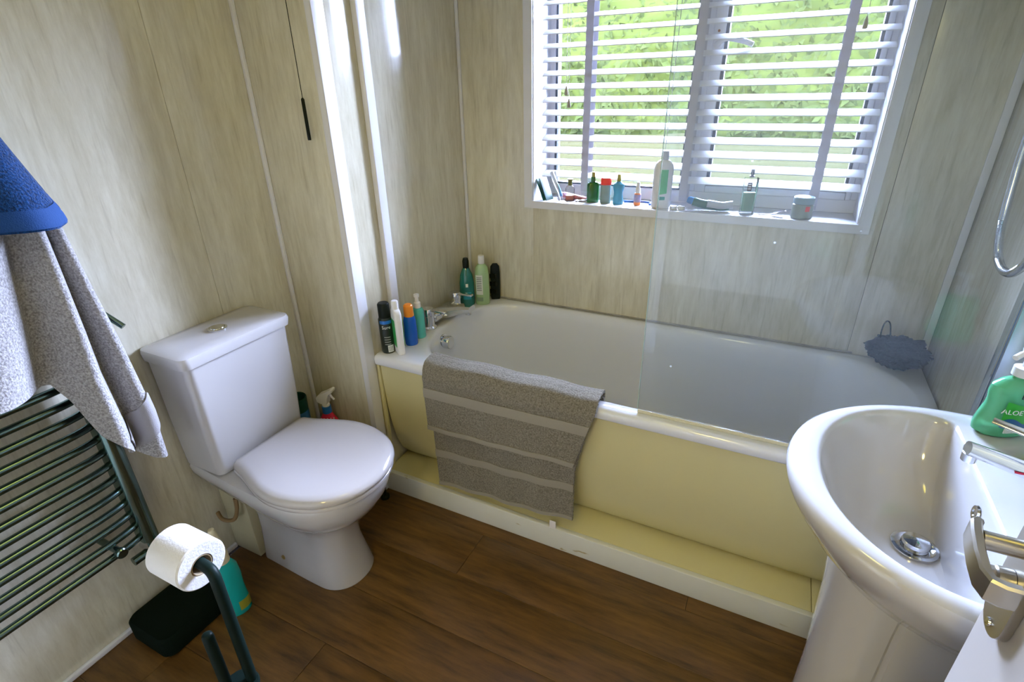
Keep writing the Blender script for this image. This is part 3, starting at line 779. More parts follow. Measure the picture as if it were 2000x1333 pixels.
lathe('overflow_ring', [(.0045, .002), (.006, .0035), (.011, .003), (.012, 0), (0.0045, 0)], CHROME, parent=ws, n=24, M=Matrix.Translation((1.8405, .078, .822)) @ Matrix.Rotation(-PI / 2 + .08, 4, 'Y'))
lathe('overflow_hole', [(0.0001, .0004), (.0075, .0004), (.0075, .0012), (0.0001, .0012)], BLACK_PL, parent=ws, n=18, M=Matrix.Translation((1.8405, .078, .822)) @ Matrix.Rotation(-PI / 2 + .08, 4, 'Y'))
# basin mixer
bm_ = thing('basin_tap', (1.915, .075, .853), 'chrome lever mixer tap on the wash basin', 'tap')
lathe('body', [(0.0001, .0005), (.026, .0005), (.026, .006), (.022, .010), (.021, .055), (.0215, .075), (.019, .082), (0.0001, .083)], CHROME, (1.915, .075, .853), bm_, 32)
pth = [(1.905, .075, .905), (1.87, .075, .915), (1.83, .073, .926), (1.797, .072, .934)]
V, F = tube_mesh(pth, .013, 16, [.015, .0145, .0135, .0125], .8); s_ = obj('spout', V, F, CHROME, bm_)
lathe('aerator', [(0.0001, 0), (.0095, 0), (.010, .012), (0.0001, .012)], CHROME, (1.803, .072, .914), s_, 18)
pth = [(1.915, .075, .945), (1.89, .085, .955), (1.86, .098, .962), (1.826, .112, .966)]
V, F = tube_mesh(pth, .01, 14, [.014, .011, .0085, .0075], .5); obj('lever', V, F, CHROME, bm_)
# marks on tap: red dot stripe
bx('hot_mark', 1.852, 1.880, .0588, .0592, .9165, .9195, mat('red_mark', (.6, .02, .06), .4), s_)

# ------------------------------------------------------------------ liquid soap on the basin
sb = thing('soap_dispenser', (1.908, .298, .853), 'clear green aloe vera hand soap bottle with a white pump', 'soap bottle')
SOAPG = mat('green_soap', (.22, .86, .46), .10, trans=.55, ior=1.2, coat=.3)
rz = math.radians(27)
prof = [(0.0001, .0006), (.040, .0006), (.047, .006), (.049, .018), (.046, .035), (.041, .055), (.040, .068), (.043, .082), (.041, .094), (.030, .103), (.016, .108), (.014, .112), (0.0001, .112)]
lathe('bottle', prof, SOAPG, (1.908, .298, .853), sb, 36, 1.0, .55, rz)
pu = lathe('pump', [(0.0001, .112), (.0155, .112), (.0155, .127), (.006, .129), (.0055, .150), (.012, .152), (.013, .160), (0.0001, .161)], mat('white_pump', (.82, .82, .84), .3), (1.908, .298, .853), sb, 22)
d = Vector((-math.sin(rz) * -1, -math.cos(rz), 0))
rgt = Vector((math.cos(rz), math.sin(rz), 0)); nrm = Vector((math.sin(rz), -math.cos(rz), 0))
tube('nozzle', [Vector((1.908, .298, 1.009)), Vector((1.908, .298, 1.009)) - rgt * .022 + nrm * .006, Vector((1.908, .298, 1.004)) - rgt * .036 + nrm * .01], .0048, MATS['white_pump'], pu, 10)
def curved_label(name, c, half_w, z0, z1, rx, ry, rz_, m, parent, a_mid=-PI / 2, off=.0006, n=14, top=None):
    V, F = [], []
    for i in range(n + 1):
        a = a_mid + lerp(-half_w, half_w, i / n)
        x_, y_ = (rx + off) * math.cos(a), (ry + off) * math.sin(a)
        p = Vector((c[0] + x_ * math.cos(rz_) - y_ * math.sin(rz_), c[1] + x_ * math.sin(rz_) + y_ * math.cos(rz_), 0))
        t0 = top(i / n) if top else (z0, z1)
        V += [(p.x, p.y, c[2] + t0[0]), (p.x, p.y, c[2] + t0[1])]
    F = [(2 * i, 2 * i + 2, 2 * i + 3, 2 * i + 1) for i in range(n)]
    return obj(name, V, F, m, parent, angle=80)
lg = mat('label_green', (.03, .36, .03), .5); lb_ = mat('label_navy', (.02, .10, .25), .5); wt = mat('print_white', (.85, .87, .85), .5); dk = mat('print_dark', (.02, .05, .04), .5)
SC = Vector((1.908, .298, .853))
curved_label('label', SC, .62, .036, .072, .0465, .0268, rz, lg, sb, top=lambda t: (.034 + .006 * math.sin(t * PI * 2), .070 + .003 * math.cos(t * PI * 2)))
curved_label('label_band', SC, .60, .026, .036, .0475, .0274, rz, lb_, sb, top=lambda t: (.024 - .004 * math.sin(t * PI), .036 + .006 * math.sin(t * PI * 2)))
text('aloe_vera_print', 'ALOE VERA', .0125, SC + nrm * .0285 + Vector((0, 0, .054)), rgt, (0, 0, 1), wt, sb, bend=.06)
text('brand_print', 'Locura', .013, SC + nrm * .0262 + rgt * .008 + Vector((0, 0, .083)), rgt, (0, 0, 1), dk, sb, bend=.06)
for q in range(16):
    wq = random.choice((.0007, .0012, .0018))
    c_ = SC + nrm * .0286 + rgt * (-.020 + q * .0022) + Vector((0, 0, .014))
    V, F = prism([(-wq / 2, 0), (wq / 2, 0), (wq / 2, .009), (-wq / 2, .009)], lambda a, b, t: c_ + rgt * a + Vector((0, 0, b)) + nrm * t, -.0012 - .0000, .0004)
    obj('barcode_bar', V, F, wt, sb, smooth=False)
so = thing('tube_bottle', (1.955, .205, .853), 'small turquoise bottle with an orange striped label behind the basin tap', 'bottle')
lathe('bottle', [(0.0001, .0006), (.018, .0006), (.020, .004), (.020, .075), (.010, .085), (0.0001, .085)], mat('turquoise_plastic', (.05, .50, .42), .25), (1.955, .205, .853), so, 24)
curved_label('label', Vector((1.955, .205, .853)), 1.2, .02, .05, .0203, .0203, 0, mat('label_orange', (.75, .22, .04), .5), so)
lathe('cap', [(0.0001, .0852), (.011, .0852), (.011, .10), (0.0001, .10)], MATS['white_pump'], (1.955, .205, .853), so, 20)

# ------------------------------------------------------------------ door
dr = struct(thing('door_1', (1.745, -.245, 0)))
hx = Vector((0, -1, 0)); nx_ = Vector((-1, 0, 0))
E0 = Vector((1.745, -.245, 0))
def D(s, n_, z): return E0 + hx * s + nx_ * n_ + Vector((0, 0, z))
def dbox(name, s0, s1, n0, n1, z0, z1, m, parent=dr, bevel=0.0):
    V, F = box(s0, s1, n0, n1, z0, z1, bevel)
    return obj(name, [D(*v) for v in V], F, m, parent)
dbox('door_leaf', 0, .76, -.036, 0, .01, 1.98, DOORPAINT, bevel=.002)
ol = []
for i in range(13): a = PI + PI * i / 12; ol.append((.036 + .0225 * math.cos(a), .966 + .0225 * math.sin(a)))
for i in range(13): a = PI * i / 12; ol.append((.036 + .0225 * math.cos(a), 1.125 + .0225 * math.sin(a)))
V, F = prism(ol, lambda a, b, t: D(a, t, b), .0004, .008); bpz = obj('handle_backplate', V, F, BRUSHED, dr, angle=40)
PM = Matrix(((hx.x, 0, nx_.x, 0), (hx.y, 0, nx_.y, 0), (0, 1, 0, 0), (0, 0, 0, 1)))
def onplate(prof, s, z, n0, m, name, par, n=20): return lathe(name, prof, m, parent=par, n=n, M=Matrix.Translation(D(s, n0, z)) @ PM)
onplate([(0.0001, .0003), (.011, .0003), (.011, .012), (.0095, .014), (0.0001, .014)], .036, 1.008, .008, BRUSHED, 'thumb_turn', bpz)
dbox('turn_grip', .033, .039, .022, .026, .998, 1.018, BRUSHED, bpz)
for z_ in (.954, .985): onplate([(0.0001, .0003), (.0045, .0003), (.004, .002), (0.0001, .0022)], .036, z_, .008, CHROME, 'screw', bpz, 12)
tube('lever_neck', [D(.037, .0085, 1.046), D(.037, .028, 1.046), D(.037, .041, 1.046)], .0085, BRUSHED, bpz, 16)
def lev():
    R_ = [(.024, .042, .011, .004, 1.048), (.027, .045, .012, .0045, 1.047), (.038, .0465, .012, .0045, 1.045), (.058, .047, .012, .0045, 1.040), (.076, .046, .012, .0045, 1.036), (.084, .042, .012, .0045, 1.034), (.086, .034, .012, .0045, 1.033), (.086, .024, .012, .0045, 1.033)]
    rings = []
    for i, (s, n_, w_, th, zc_) in enumerate(R_):
        a = R_[max(i - 1, 0)]; b = R_[min(i + 1, len(R_) - 1)]
        t = Vector((b[0] - a[0], b[1] - a[1])).normalized(); pn = Vector((-t.y, t.x))
        rings.append([D(s + pn.x * dn * th, n_ + pn.y * dn * th, zc_ + dz * w_) for dz, dn in ((-1, -.6), (-.8, -1), (.8, -1), (1, -.6), (1, .6), (.8, 1), (-.8, 1), (-1, .6))])
    return loft(rings)
V, F = lev(); obj('lever', V, F, BRUSHED, bpz, angle=30)

# ------------------------------------------------------------------ towel radiator
rad = thing('towel_radiator', (.05, -.5, .3), 'dark chrome ladder towel radiator on the marbled wall', 'radiator')
RY0, RY1 = -.765, -.250
for yy in (RY1, RY0):
    ol = [(.040, -.021), (.070, -.021), (.080, -.017), (.085, -.008), (.086, 0), (.085, .008), (.080, .017), (.070, .021), (.040, .021)]
    V, F = prism(ol, lambda a, b, t: (a, yy + b, t), .295, 1.16)
    obj('upright', V, F, DARKCHROME, rad, angle=50)
barz = [.316 + .0411 * i for i in range(13)] + [.90 + .0411 * i for i in range(6)]
for z_ in barz:
    pts = []
    for i in range(41):
        t = i / 40; yy = lerp(RY0 + .019, RY1 - .019, t); u_ = abs(2 * t - 1)
        pts.append((.060 + .012 * (1 - u_ ** 8), yy, z_))
    tube('bar', pts, .0098, DARKCHROME, rad, 10)
for yy in (RY1 - .085, RY0 + .085):
    for z_ in (.336, 1.08):
        b_ = tube('wall_bracket', [(.001, yy, z_), (.094, yy, z_)], .009, DARKCHROME, rad, 12)
        lathe('bracket_cap', [(0.0001, 0), (.014, 0), (.0145, .004), (.0145, .011), (.012, .014), (0.0001, .014)], DARKCHROME, parent=b_, n=22, M=Matrix.Translation((.0945, yy, z_)) @ Matrix.Rotation(PI / 2, 4, 'Y'))
vz = .262
tube('valve_tail', [(.055, RY1, .2945), (.055, RY1, .255), (.055, RY1, .235)], .009, DARKCHROME, rad, 12)
tube('valve', [(.001, RY1, .243), (.03, RY1, .243), (.06, RY1, .243), (.092, RY1, .243)], .013, CHROME, rad, 14, [.010, .012, .014, .011])
tube('valve_head', [(.046, RY1 - .013, .243), (.046, RY1 - .052, .243)], .0125, DARKCHROME, rad, 14)

# sloping towel peg and hook
pg = thing('towel_hook', (.01, -.19, 1.0), 'dark metal towel peg poking out beside the grey towel', 'hook')
bx('peg_plate', .0005, .008, -.24, -.165, .93, 1.03, DARKCHROME, pg, .002)
tube('peg', [(.008, -.19, 1.0), (.05, -.165, .955), (.095, -.142, .908)], .0075, DARKCHROME, pg, 10)
hk = thing('robe_hook', (.01, -.33, 1.5), 'dark wall hook under the hanging towels', 'hook')
bx('hook_plate', .0005, .008, -.35, -.31, 1.46, 1.54, DARKCHROME, hk, .002)
tube('hook_arm', smooth_path([(.008, -.33, 1.49), (.026, -.33, 1.478), (.034, -.33, 1.495), (.034, -.33, 1.515)], 6), .006, DARKCHROME, hk, 10)

# ------------------------------------------------------------------ hanging towels
def grey_fn(s, t):
    # s 0..1 from left (towards the door) to right edge; t 0..1 from hook to bottom
    bot = table([(0, .86), (.50, .852), (.60, .845), (.64, .80), (.68, .70), (.78, .63), (.90, .575), (1.0, .553)], s)
    z = lerp(1.44, bot, t)
    yl = table([(.55, -.60), (.85, -.56), (1.2, -.40), (1.44, -.36)], z)
    yr = table([(.55, -.160), (.70, -.158), (.88, -.172), (1.18, -.205), (1.30, -.25), (1.44, -.30)], z)
    y_ = lerp(yl, yr, s)
    amp = table([(.55, 1.0), (.95, .9), (1.2, .45), (1.44, .15)], z)
    def bump(c, w_): return math.exp(-((s - c) / w_) ** 2)
    x_ = .138 + amp * (.040 * bump(.30, .16) - .036 * bump(.565, .085) + .056 * bump(.735, .070) - .030 * bump(.845, .042) + .030 * bump(.925, .050)) - .03 * sstep(.95, 1.0, s)
    x_ += .003 * math.sin(9 * t + 14 * s)
    if z > 1.2: x_ -= (z - 1.2) * .12
    return (x_, y_, z)
gt = thing('grey_towel', (.13, -.3, .55), 'thick grey terry towel hanging in folds over the radiator', 'towel')
cloth('towel_body', grey_fn, 190, 300, .0035, GREYTERRY, gt, pile=.0060, seed=3)
def gband(u, v):
    s = lerp(.985, .80, u) + (v - .5) * .075; t = lerp(.80, .985, u) + (v - .5) * .04
    s = min(.992, s); t = min(.99, t)
    a = Vector(grey_fn(s, t)); du = Vector(grey_fn(min(s + .01, 1), t)) - Vector(grey_fn(s - .01, t)); dv = Vector(grey_fn(s, min(t + .01, 1))) - Vector(grey_fn(s, t - .01))
    n_ = du.cross(dv).normalized()
    if n_.x < 0: n_ = -n_
    return a + n_ * .0072
cloth('woven_band', gband, 50, 14, .0012, GREYBAND, gt)

def blue_fn(s, t):
    bot = table([(0, 1.20), (.5, 1.19), (.8, 1.185), (1, 1.20)], s)
    z = lerp(1.475, bot, t)
    yr = table([(1.19, -.182), (1.21, -.186), (1.26, -.206), (1.39, -.252), (1.475, -.29)], z)
    yl = table([(1.19, -.50), (1.39, -.40), (1.475, -.36)], z)
    y_ = lerp(yl, yr, s)
    amp = table([(1.19, 1), (1.475, .3)], z)
    x_ = .182 + .024 * amp * math.cos((s - .72) * 9) * (1 if s > .3 else .6) - .075 * sstep(.86, 1.0, s) * amp + .012 * sstep(1.24, 1.195, z)
    if z > 1.25: x_ -= (z - 1.25) * .22
    return (x_, y_, z)
bt_ = thing('blue_towel', (.15, -.3, 1.19), 'royal blue towel hanging over the grey towel', 'towel')
cloth('towel_body', blue_fn, 110, 120, .0035, BLUETERRY, bt_, pile=.0030, seed=5)
def bhem(u, v):
    a = Vector(blue_fn(lerp(.02, .995, u), lerp(.86, .985, v)))
    return a + Vector((.0075, 0, 0))
cloth('hem', bhem, 60, 12, .0018, mat('blue_hem', (.003, .045, .18), .8, bump=.3, bscale=400), bt_)

# ------------------------------------------------------------------ towel on the bath edge
def rim_path(off):
    pts = [(.560 - off * .2, .535), (.548, .565), (.540, .580 + off * .9), (.520, .582 + off), (.500, .581 + off), (.486 - off * .5, .577 + off * .8), (.483 - off, .562), (.483 - off, .54), (.481 - off, .48)]
    return smooth_path([(0, a, b) for a, b in pts], 6)
def drape(off, zl, zr, xl0, xl1, xr0, xr1, seed):
    base = rim_path(off)
    L_ = [0]
    for a, b in zip(base, base[1:]): L_.append(L_[-1] + (b - a).length)
    def fn(u, v):
        zb = lerp(zl, zr, u)
        tot = L_[-1] + (.48 - zb)
        d_ = v * tot
        if d_ < L_[-1]:
            k_ = 0
            while k_ < len(L_) - 2 and L_[k_ + 1] < d_: k_ += 1
            p = base[k_].lerp(base[k_ + 1], (d_ - L_[k_]) / (L_[k_ + 1] - L_[k_]))
            y_, z_ = p.y, p.z
        else:
            y_, z_ = .481 - off, .48 - (d_ - L_[-1])
        f_ = min(1, max(0, (.58 - z_) / .46))
        x_ = lerp(lerp(xl0, xl1, f_), lerp(xr0, xr1, min(1, f_ * 1.9)), u)
        y_ -= f_ * (.006 + .006 * math.sin(u * 9 + seed)) + .004 * f_ * math.sin(u * 23 + seed * 2)
        if z_ > .575: z_ += .003 * math.sin(u * 17 + seed) + .002
        z_ += .006 * f_ * math.sin(u * 8 + seed)
        return (x_, y_, z_)
    return fn
bw = thing('bath_towel', (.84, .47, .1), 'folded taupe grey towel draped over the bath edge', 'towel')
f1 = drape(.0085, .112, .138, .535, .556, 1.115, 1.064, 1)
cloth('under_layer', f1, 210, 230, .003, TAUPETERRY, bw, pile=.0050, seed=11)
f2 = drape(.028, .357, .372, .528, .545, 1.125, 1.055, 2)
cloth('top_layer', f2, 210, 150, .003, TAUPETERRY, bw, pile=.0055, seed=12)
def strip(fn, v0, v1, off):
    def g_(u, v):
        a = Vector(fn(u, lerp(v0, v1, v))); return a + Vector((0, -off, 0))
    return g_
cloth('woven_band', strip(f1, .735, .785, .0058), 120, 8, .001, TAUPEBAND, bw)
cloth('woven_band', strip(f2, .575, .665, .0060), 120, 8, .001, TAUPEBAND, bw)
cloth('hem', strip(f1, .972, .997, .0050), 120, 4, .0014, TAUPEBAND, bw)
cloth('hem', strip(f2, .952, .997, .0052), 120, 4, .0014, TAUPEBAND, bw)
bx('care_tag', .990, 1.012, .4535, .4540, .092, .125, mat('white_care_tag', (.8, .78, .8), .7), bw)

# ------------------------------------------------------------------ toilet roll stand
st = thing('toilet_roll_stand', (.69, -.42, 0), 'black freestanding toilet roll stand with a bent arm', 'roll stand')
PX, PY = .690, -.415
arm = smooth_path([(PX, PY, .012), (PX, PY, .3), (PX, PY, .56), (PX, PY, .608), (PX - .006, PY + .002, .630), (PX - .022, PY + .004, .637), (PX - .06, PY + .005, .638), (PX - .16, PY + .005, .638)], 8)
tube('pole', arm, .0105, BLACK_METAL, st, 16)
SX_, SY_ = .668, -.452
tube('spare_post', [(SX_, SY_, .012), (SX_, SY_, .3), (SX_, SY_, .498), (SX_, SY_, .503), (SX_, SY_, .5055)], .0085, BLACK_METAL, st, 16, [.0105, .0105, .0105, .0095, .005])
lathe('base', [(0.0001, .001), (.085, .001), (.09, .004), (.088, .010), (.07, .013), (0.0001, .014)], BLACK_METAL, (.68, -.435, 0), st, 40)
lathe('collar', [(0.0001, .325), (.034, .325), (.036, .330), (.034, .337), (0.0001, .338)], BLACK_METAL, (.68, -.435, 0), st, 30)
rl = thing('toilet_roll', (.60, -.405, .59), 'white toilet roll on the black stand arm', 'toilet roll')
def roll_mesh(ro, ri, x0_, x1_, zc_, yc_, n=48):
    prof = [(ri, x0_), (ro - .003, x0_), (ro, x0_ + .003), (ro, x1_ - .003), (ro - .003, x1_), (ri, x1_)]
    V, F = [], []
    for k_ in range(n):
        a = 2 * PI * k_ / n
        for r_, x_ in prof:
            V.append((x_, yc_ + r_ * math.cos(a), zc_ + r_ * math.sin(a)))
    q = len(prof)
    for k_ in range(n):
        for i in range(q):
            F.append((k_ * q + i, ((k_ + 1) % n) * q + i, ((k_ + 1) % n) * q + (i + 1) % q, k_ * q + (i + 1) % q))
    return V, F
V, F = roll_mesh(.0485, .0215, .556, .648, .632, -.409); obj('paper', V, F, PAPER, rl, angle=30)
V, F = roll_mesh(.0213, .0195, .5565, .6475, .632, -.409); obj('cardboard_core', V, F, CARD, rl, angle=30)

# ------------------------------------------------------------------ floor things
R = [rrect(.022, .192, -.365, -.120, .0006, .028), rrect(.017, .197, -.370, -.115, .006, .03), rrect(.017, .197, -.370, -.115, .060, .03), rrect(.022, .192, -.365, -.120, .068, .028), rrect(.04, .175, -.345, -.14, .070, .02)]
V, F = loft(R); o = obj('storage_case', V, F, mat('black_matte_case', (.004, .008, .005), .8, bump=.2, bscale=200, spec=.06)); tag(o, 'flat black case with rounded corners lying on the floor by the radiator', 'case')
bc = thing('cleaner_bottle', (.232, -.175, 0), 'turquoise toilet cleaner bottle with a tall white nozzle on the floor', 'bottle')
lathe('bottle', [(0.0001, .0006), (.034, .0006), (.038, .006), (.038, .05), (.035, .10), (.037, .145), (.034, .185), (.022, .207), (0.0001, .208)], mat('turquoise_cleaner', (.005, .36, .33), .25), (.232, -.175, 0), bc, 30, 1.0, .62, math.radians(60))
lathe('nozzle', [(0.0001, .2085), (.022, .2085), (.021, .235), (.016, .275), (.011, .315), (.008, .328), (0.0001, .329)], mat('stained_white_cap', (.66, .60, .40), .4), (.232, -.175, 0), bc, 24)
curved_label('label', Vector((.232, -.175, 0)), .7, .02, .055, .0385, .0245, math.radians(60), mat('label_olive', (.30, .30, .03), .5), bc, a_mid=-PI / 2 + .9)
hb_ = tag(lathe('rounded_handle', [(0.0001, .001), (.018, .001), (.018, .01), (.008, .014), (.0075, .275), (.010, .285), (.010, .300), (.006, .308), (0.0001, .309)], BLACK_PL, (.322, .412, 0), None, 18), 'black rounded handle end standing between the toilet and bath panel', 'handle')

# bottles behind the toilet, on the boxing
sx_, sy_, sz_ = .116, .398, .1855
K = 1.0
def KP(p): return [(r_ * K if r_ > .001 else r_, z_ * K) for r_, z_ in p]
sp_ = thing('trigger_spray', (sx_, sy_, sz_), 'red cleaning spray bottle with white trigger head and blue neck behind the toilet', 'spray bottle')
rzs = math.radians(30)
lathe('bottle', KP([(0.0001, .0006), (.036, .0006), (.040, .006), (.041, .06), (.040, .10), (.032, .13), (.020, .150), (.0165, .158), (0.0001, .158)]), mat('red_plastic', (.62, .02, .06), .3), (sx_, sy_, sz_), sp_, 28, 1, .62, rzs)
for q in range(5): curved_label('white_stripe', Vector((sx_, sy_, sz_)), .05, .112, .146, .0345, .0218, rzs, wt, sp_, a_mid=-PI / 2 + (q - 2) * .32 + .1, off=.003 + .0 * q)
lathe('blue_neck', KP([(0.0001, .1585), (.0165, .1585), (.017, .162), (.0165, .186), (0.0001, .187)]), mat('blue_collar', (.02, .16, .50), .35), (sx_, sy_, sz_), sp_, 22)
hd_ = lathe('spray_collar', KP([(0.0001, .1875), (.0135, .1875), (.0135, .196), (.011, .199), (0.0001, .2)]), MATS['white_pump'], (sx_, sy_, sz_), sp_, 20)
def KP2(p): return [(a * .95, .2 + (b - .213) * .85) for a, b in p]
fx, fy = math.cos(math.radians(15)), math.sin(math.radians(15))
ol = KP2([(-.028, .222), (-.030, .240), (-.018, .256), (.006, .268), (.036, .287), (.043, .284), (.042, .274), (.026, .262), (.016, .238), (.012, .213), (-.012, .213)])
V, F = prism(ol, lambda a, b, t: (sx_ + a * fx - t * fy, sy_ + a * fy + t * fx, sz_ + b), -.0135, .0135); obj('spray_head', V, F, MATS['white_pump'], hd_, angle=40)
tube('trigger', [(sx_ + a * K * fx, sy_ + a * K * fy, sz_ + b * K) for a, b in ((.024, .238), (.029, .226), (.038, .217))], .004, MATS['white_pump'], hd_, 8)
GC = Vector((.044, .330, .1855))
gp = thing('dark_green_container', GC, 'dark green container with a blue band beside the cistern', 'container')
lathe('container', [(0.0001, .0006), (.032, .0006), (.035, .004), (.037, .18), (.039, .240), (.037, .243), (.034, .239), (.033, .18), (0.0001, .17)], mat('dark_green_plastic', (.006, .05, .035), .35, spec=.2), GC, gp, 28)
curved_label('label', GC, 1.5, .13, .19, .0376, .0376, 0, mat('label_deep_blue', (.02, .13, .28), .45), gp, a_mid=-.6)

# ------------------------------------------------------------------ bottles on the bath end
DZ = .5802
cam_dir = lambda x_, y_: math.atan2(-.78 - y_, 1.49 - x_)
de = thing('deodorant_can', (.330, .535, DZ), 'black deodorant spray can with white lettering on the bath corner', 'can')
lathe('can', [(0.0001, .0004), (.0225, .0004), (.024, .003), (.024, .125), (.021, .132), (0.0001, .132)], mat('black_can_print', (.012, .02, .016), .3), (.330, .535, DZ), de, 28)
lathe('cap', [(0.0001, .1325), (.0205, .1325), (.0205, .180), (.017, .185), (0.0001, .186)], BLACK_PL, (.330, .535, DZ), de, 26)
c0 = Vector((.330, .535, DZ)); a_ = cam_dir(.33, .535)
curved_label('blue_swoosh', c0, .9, .113, .125, .024, .024, 0, mat('swoosh_blue', (.02, .16, .55), .4), de, a_mid=a_)
nn = Vector((math.cos(a_), math.sin(a_), 0)); rt_ = Vector((-nn.y, nn.x, 0))
text('brand_print', 'Sure', .017, c0 + nn * .0247 + Vector((0, 0, .100)), rt_, (0, 0, 1), wt, de, bend=.0247)
for q in range(4): curved_label('small_print', c0, .45, .062 - q * .009, .065 - q * .009, .024, .024, 0, mat('print_grey', (.35, .38, .36), .5), de, a_mid=a_)
curved_label('barcode_patch', c0, .42, .006, .032, .024, .024, 0, wt, de, a_mid=a_ + .35)
for q in range(7): curved_label('barcode_bar', c0, .018, .009, .029, .0243, .0243, 0, dk, de, a_mid=a_ + .05 + q * .1)

wl = thing('lotion_bottle', (.372, .545, DZ), 'flat white lotion bottle turned edge-on beside the deodorant can', 'bottle')
rzw = a_ + PI / 2 - math.radians(78)
def flat(name, c, rows, m, parent, rz_, e=.55, n=32):
    rings = []
    for hx_, hy_, z_ in rows:
        ring = []
        for i in range(n):
            a = 2 * PI * i / n; cc, s_ = math.cos(a), math.sin(a)
            x_ = hx_ * math.copysign(abs(cc) ** e, cc); y_ = hy_ * math.copysign(abs(s_) ** e, s_)
            ring.append(Vector((c[0] + x_ * math.cos(rz_) - y_ * math.sin(rz_), c[1] + x_ * math.sin(rz_) + y_ * math.cos(rz_), c[2] + z_)))
        rings.append(ring)
    V, F = loft(rings); return obj(name, V, F, m, parent, angle=45)
WB = mat('white_bottle_plastic', (.82, .82, .84), .3)
flat('bottle', (.372, .545, DZ), [(.029, .0135, .0005), (.030, .0145, .004), (.030, .0145, .150), (.026, .013, .160), (.014, .011, .166)], WB, wl, rzw)
lathe('cap', [(0.0001, .1662), (.0125, .1662), (.0125, .190), (.010, .195), (0.0001, .196)], WB, (.372, .545, DZ), wl, 22)
cq = Vector((.372, .545, DZ)); yy_ = Vector((-math.sin(rzw), math.cos(rzw), 0)); xx_ = Vector((math.cos(rzw), math.sin(rzw), 0))
for sg in (-1, 1):
    V, F = prism([(-.022, .03), (.022, .03), (.022, .13), (-.022, .13)], lambda a, b, t: cq + xx_ * a + yy_ * (sg * t) + Vector((0, 0, b)), .0140, .0152)
    obj('green_label', V, F, mat('label_leaf_green', (.05, .40, .10), .45), wl, smooth=False)

bb = thing('sun_cream_bottle', (.372, .615, DZ), 'blue bottle with an orange cap on the bath corner', 'bottle')
lathe('bottle', [(0.0001, .0004), (.0205, .0004), (.023, .005), (.024, .04), (.0225, .095), (.019, .110), (.018, .112), (0.0001, .112)], mat('blue_bottle_plastic', (.005, .10, .50), .25), (.372, .615, DZ), bb, 28, 1, .8, a_ + PI / 2)
lathe('cap', [(0.0001, .1125), (.0175, .1125), (.018, .115), (.0165, .152), (.012, .157), (0.0001, .158)], mat('orange_cap', (.85, .26, .02), .35), (.372, .615, DZ), bb, 26)
tb = thing('pump_bottle', (.362, .682, DZ), 'teal bottle with a white pump top behind the blue bottle', 'bottle')
lathe('bottle', [(0.0001, .0004), (.0205, .0004), (.022, .004), (.022, .105), (.018, .115), (.011, .118), (0.0001, .118)], mat('teal_bottle_plastic', (.10, .50, .42), .25), (.362, .682, DZ), tb, 26)
lathe('pump', [(0.0001, .1185), (.0125, .1185), (.0125, .138), (.0075, .142), (.0065, .158), (.010, .160), (.010, .170), (0.0001, .171)], WB, (.362, .682, DZ), tb, 20)

sh_ = thing('shampoo_bottle', (.358, 1.040, DZ), 'dark teal shampoo bottle with black cap in the bath corner', 'bottle')
a2 = cam_dir(.36, 1.04)
lathe('bottle', [(0.0001, .0004), (.028, .0004), (.031, .005), (.0315, .05), (.031, .10), (.026, .135), (.017, .158), (.0125, .165), (0.0001, .165)], mat('teal_clear_bottle', (.01, .16, .13), .12, coat=.4), (.358, 1.040, DZ), sh_, 30, 1, .66, a2 + PI / 2)
lathe('cap', [(0.0001, .1655), (.0135, .1655), (.0135, .195), (.010, .207), (0.0001, .209)], BLACK_PL, (.358, 1.040, DZ), sh_, 24)
cs_ = Vector((.358, 1.040, DZ))
curved_label('label', cs_, .55, .03, .062, .0318, .0212, a2 + PI / 2, mat('label_cyan', (.02, .35, .42), .4), sh_, a_mid=-PI / 2)
curved_label('logo_ring', cs_, .16, .085, .100, .0316, .0211, a2 + PI / 2, wt, sh_, a_mid=-PI / 2)
gb = thing('shower_gel_bottle', (.413, 1.075, DZ), 'clear lime shower gel bottle with white cap in the bath corner', 'bottle')
lathe('bottle', [(0.0001, .0004), (.028, .0004), (.031, .005), (.0315, .06), (.0305, .13), (.026, .165), (.014, .180), (0.0001, .180)], mat('lime_clear_bottle', (.30, .52, .16), .1, coat=.4, vary=.35, vscale=9, vcol=(.42, .52, .36)), (.413, 1.075, DZ), gb, 30, 1, .66, a2 + PI / 2)
lathe('cap', [(0.0001, .1805), (.0135, .1805), (.0135, .205), (.0125, .215), (0.0001, .216)], WB, (.413, 1.075, DZ), gb, 22)
cg = Vector((.413, 1.075, DZ))
curved_label('label', cg, .50, .048, .135, .0318, .0212, a2 + PI / 2, mat('label_pale', (.74, .78, .74), .5), gb, a_mid=-PI / 2 - .45)
for q in range(8): curved_label('small_print', cg, .36, .122 - q * .008, .125 - q * .008, .0321, .0215, a2 + PI / 2, mat('print_grey2', (.12, .15, .14), .5), gb, a_mid=-PI / 2 - .45)
curved_label('barcode_patch', cg, .45, .018, .036, .0318, .0212, a2 + PI / 2, mat('label_stripe', (.20, .30, .18), .5), gb, a_mid=-PI / 2 - .4)
cb_ = thing('black_comb', (.437, 1.148, DZ), 'flat black brush propped in the corner behind the shower gel', 'brush')
flat('brush_head', (.437, 1.148, DZ), [(.018, .007, .0005), (.020, .008, .01), (.021, .008, .12), (.019, .008, .150), (.010, .006, .162)], BLACK_PL, cb_, a2 + PI / 2)
for q in range(9): bx('bristle_row', .422 + (q % 3) * .012, .426 + (q % 3) * .012, 1.126, 1.1395, DZ + .03 + (q // 3) * .035, DZ + .05 + (q // 3) * .035, BLACK_PL, cb_)

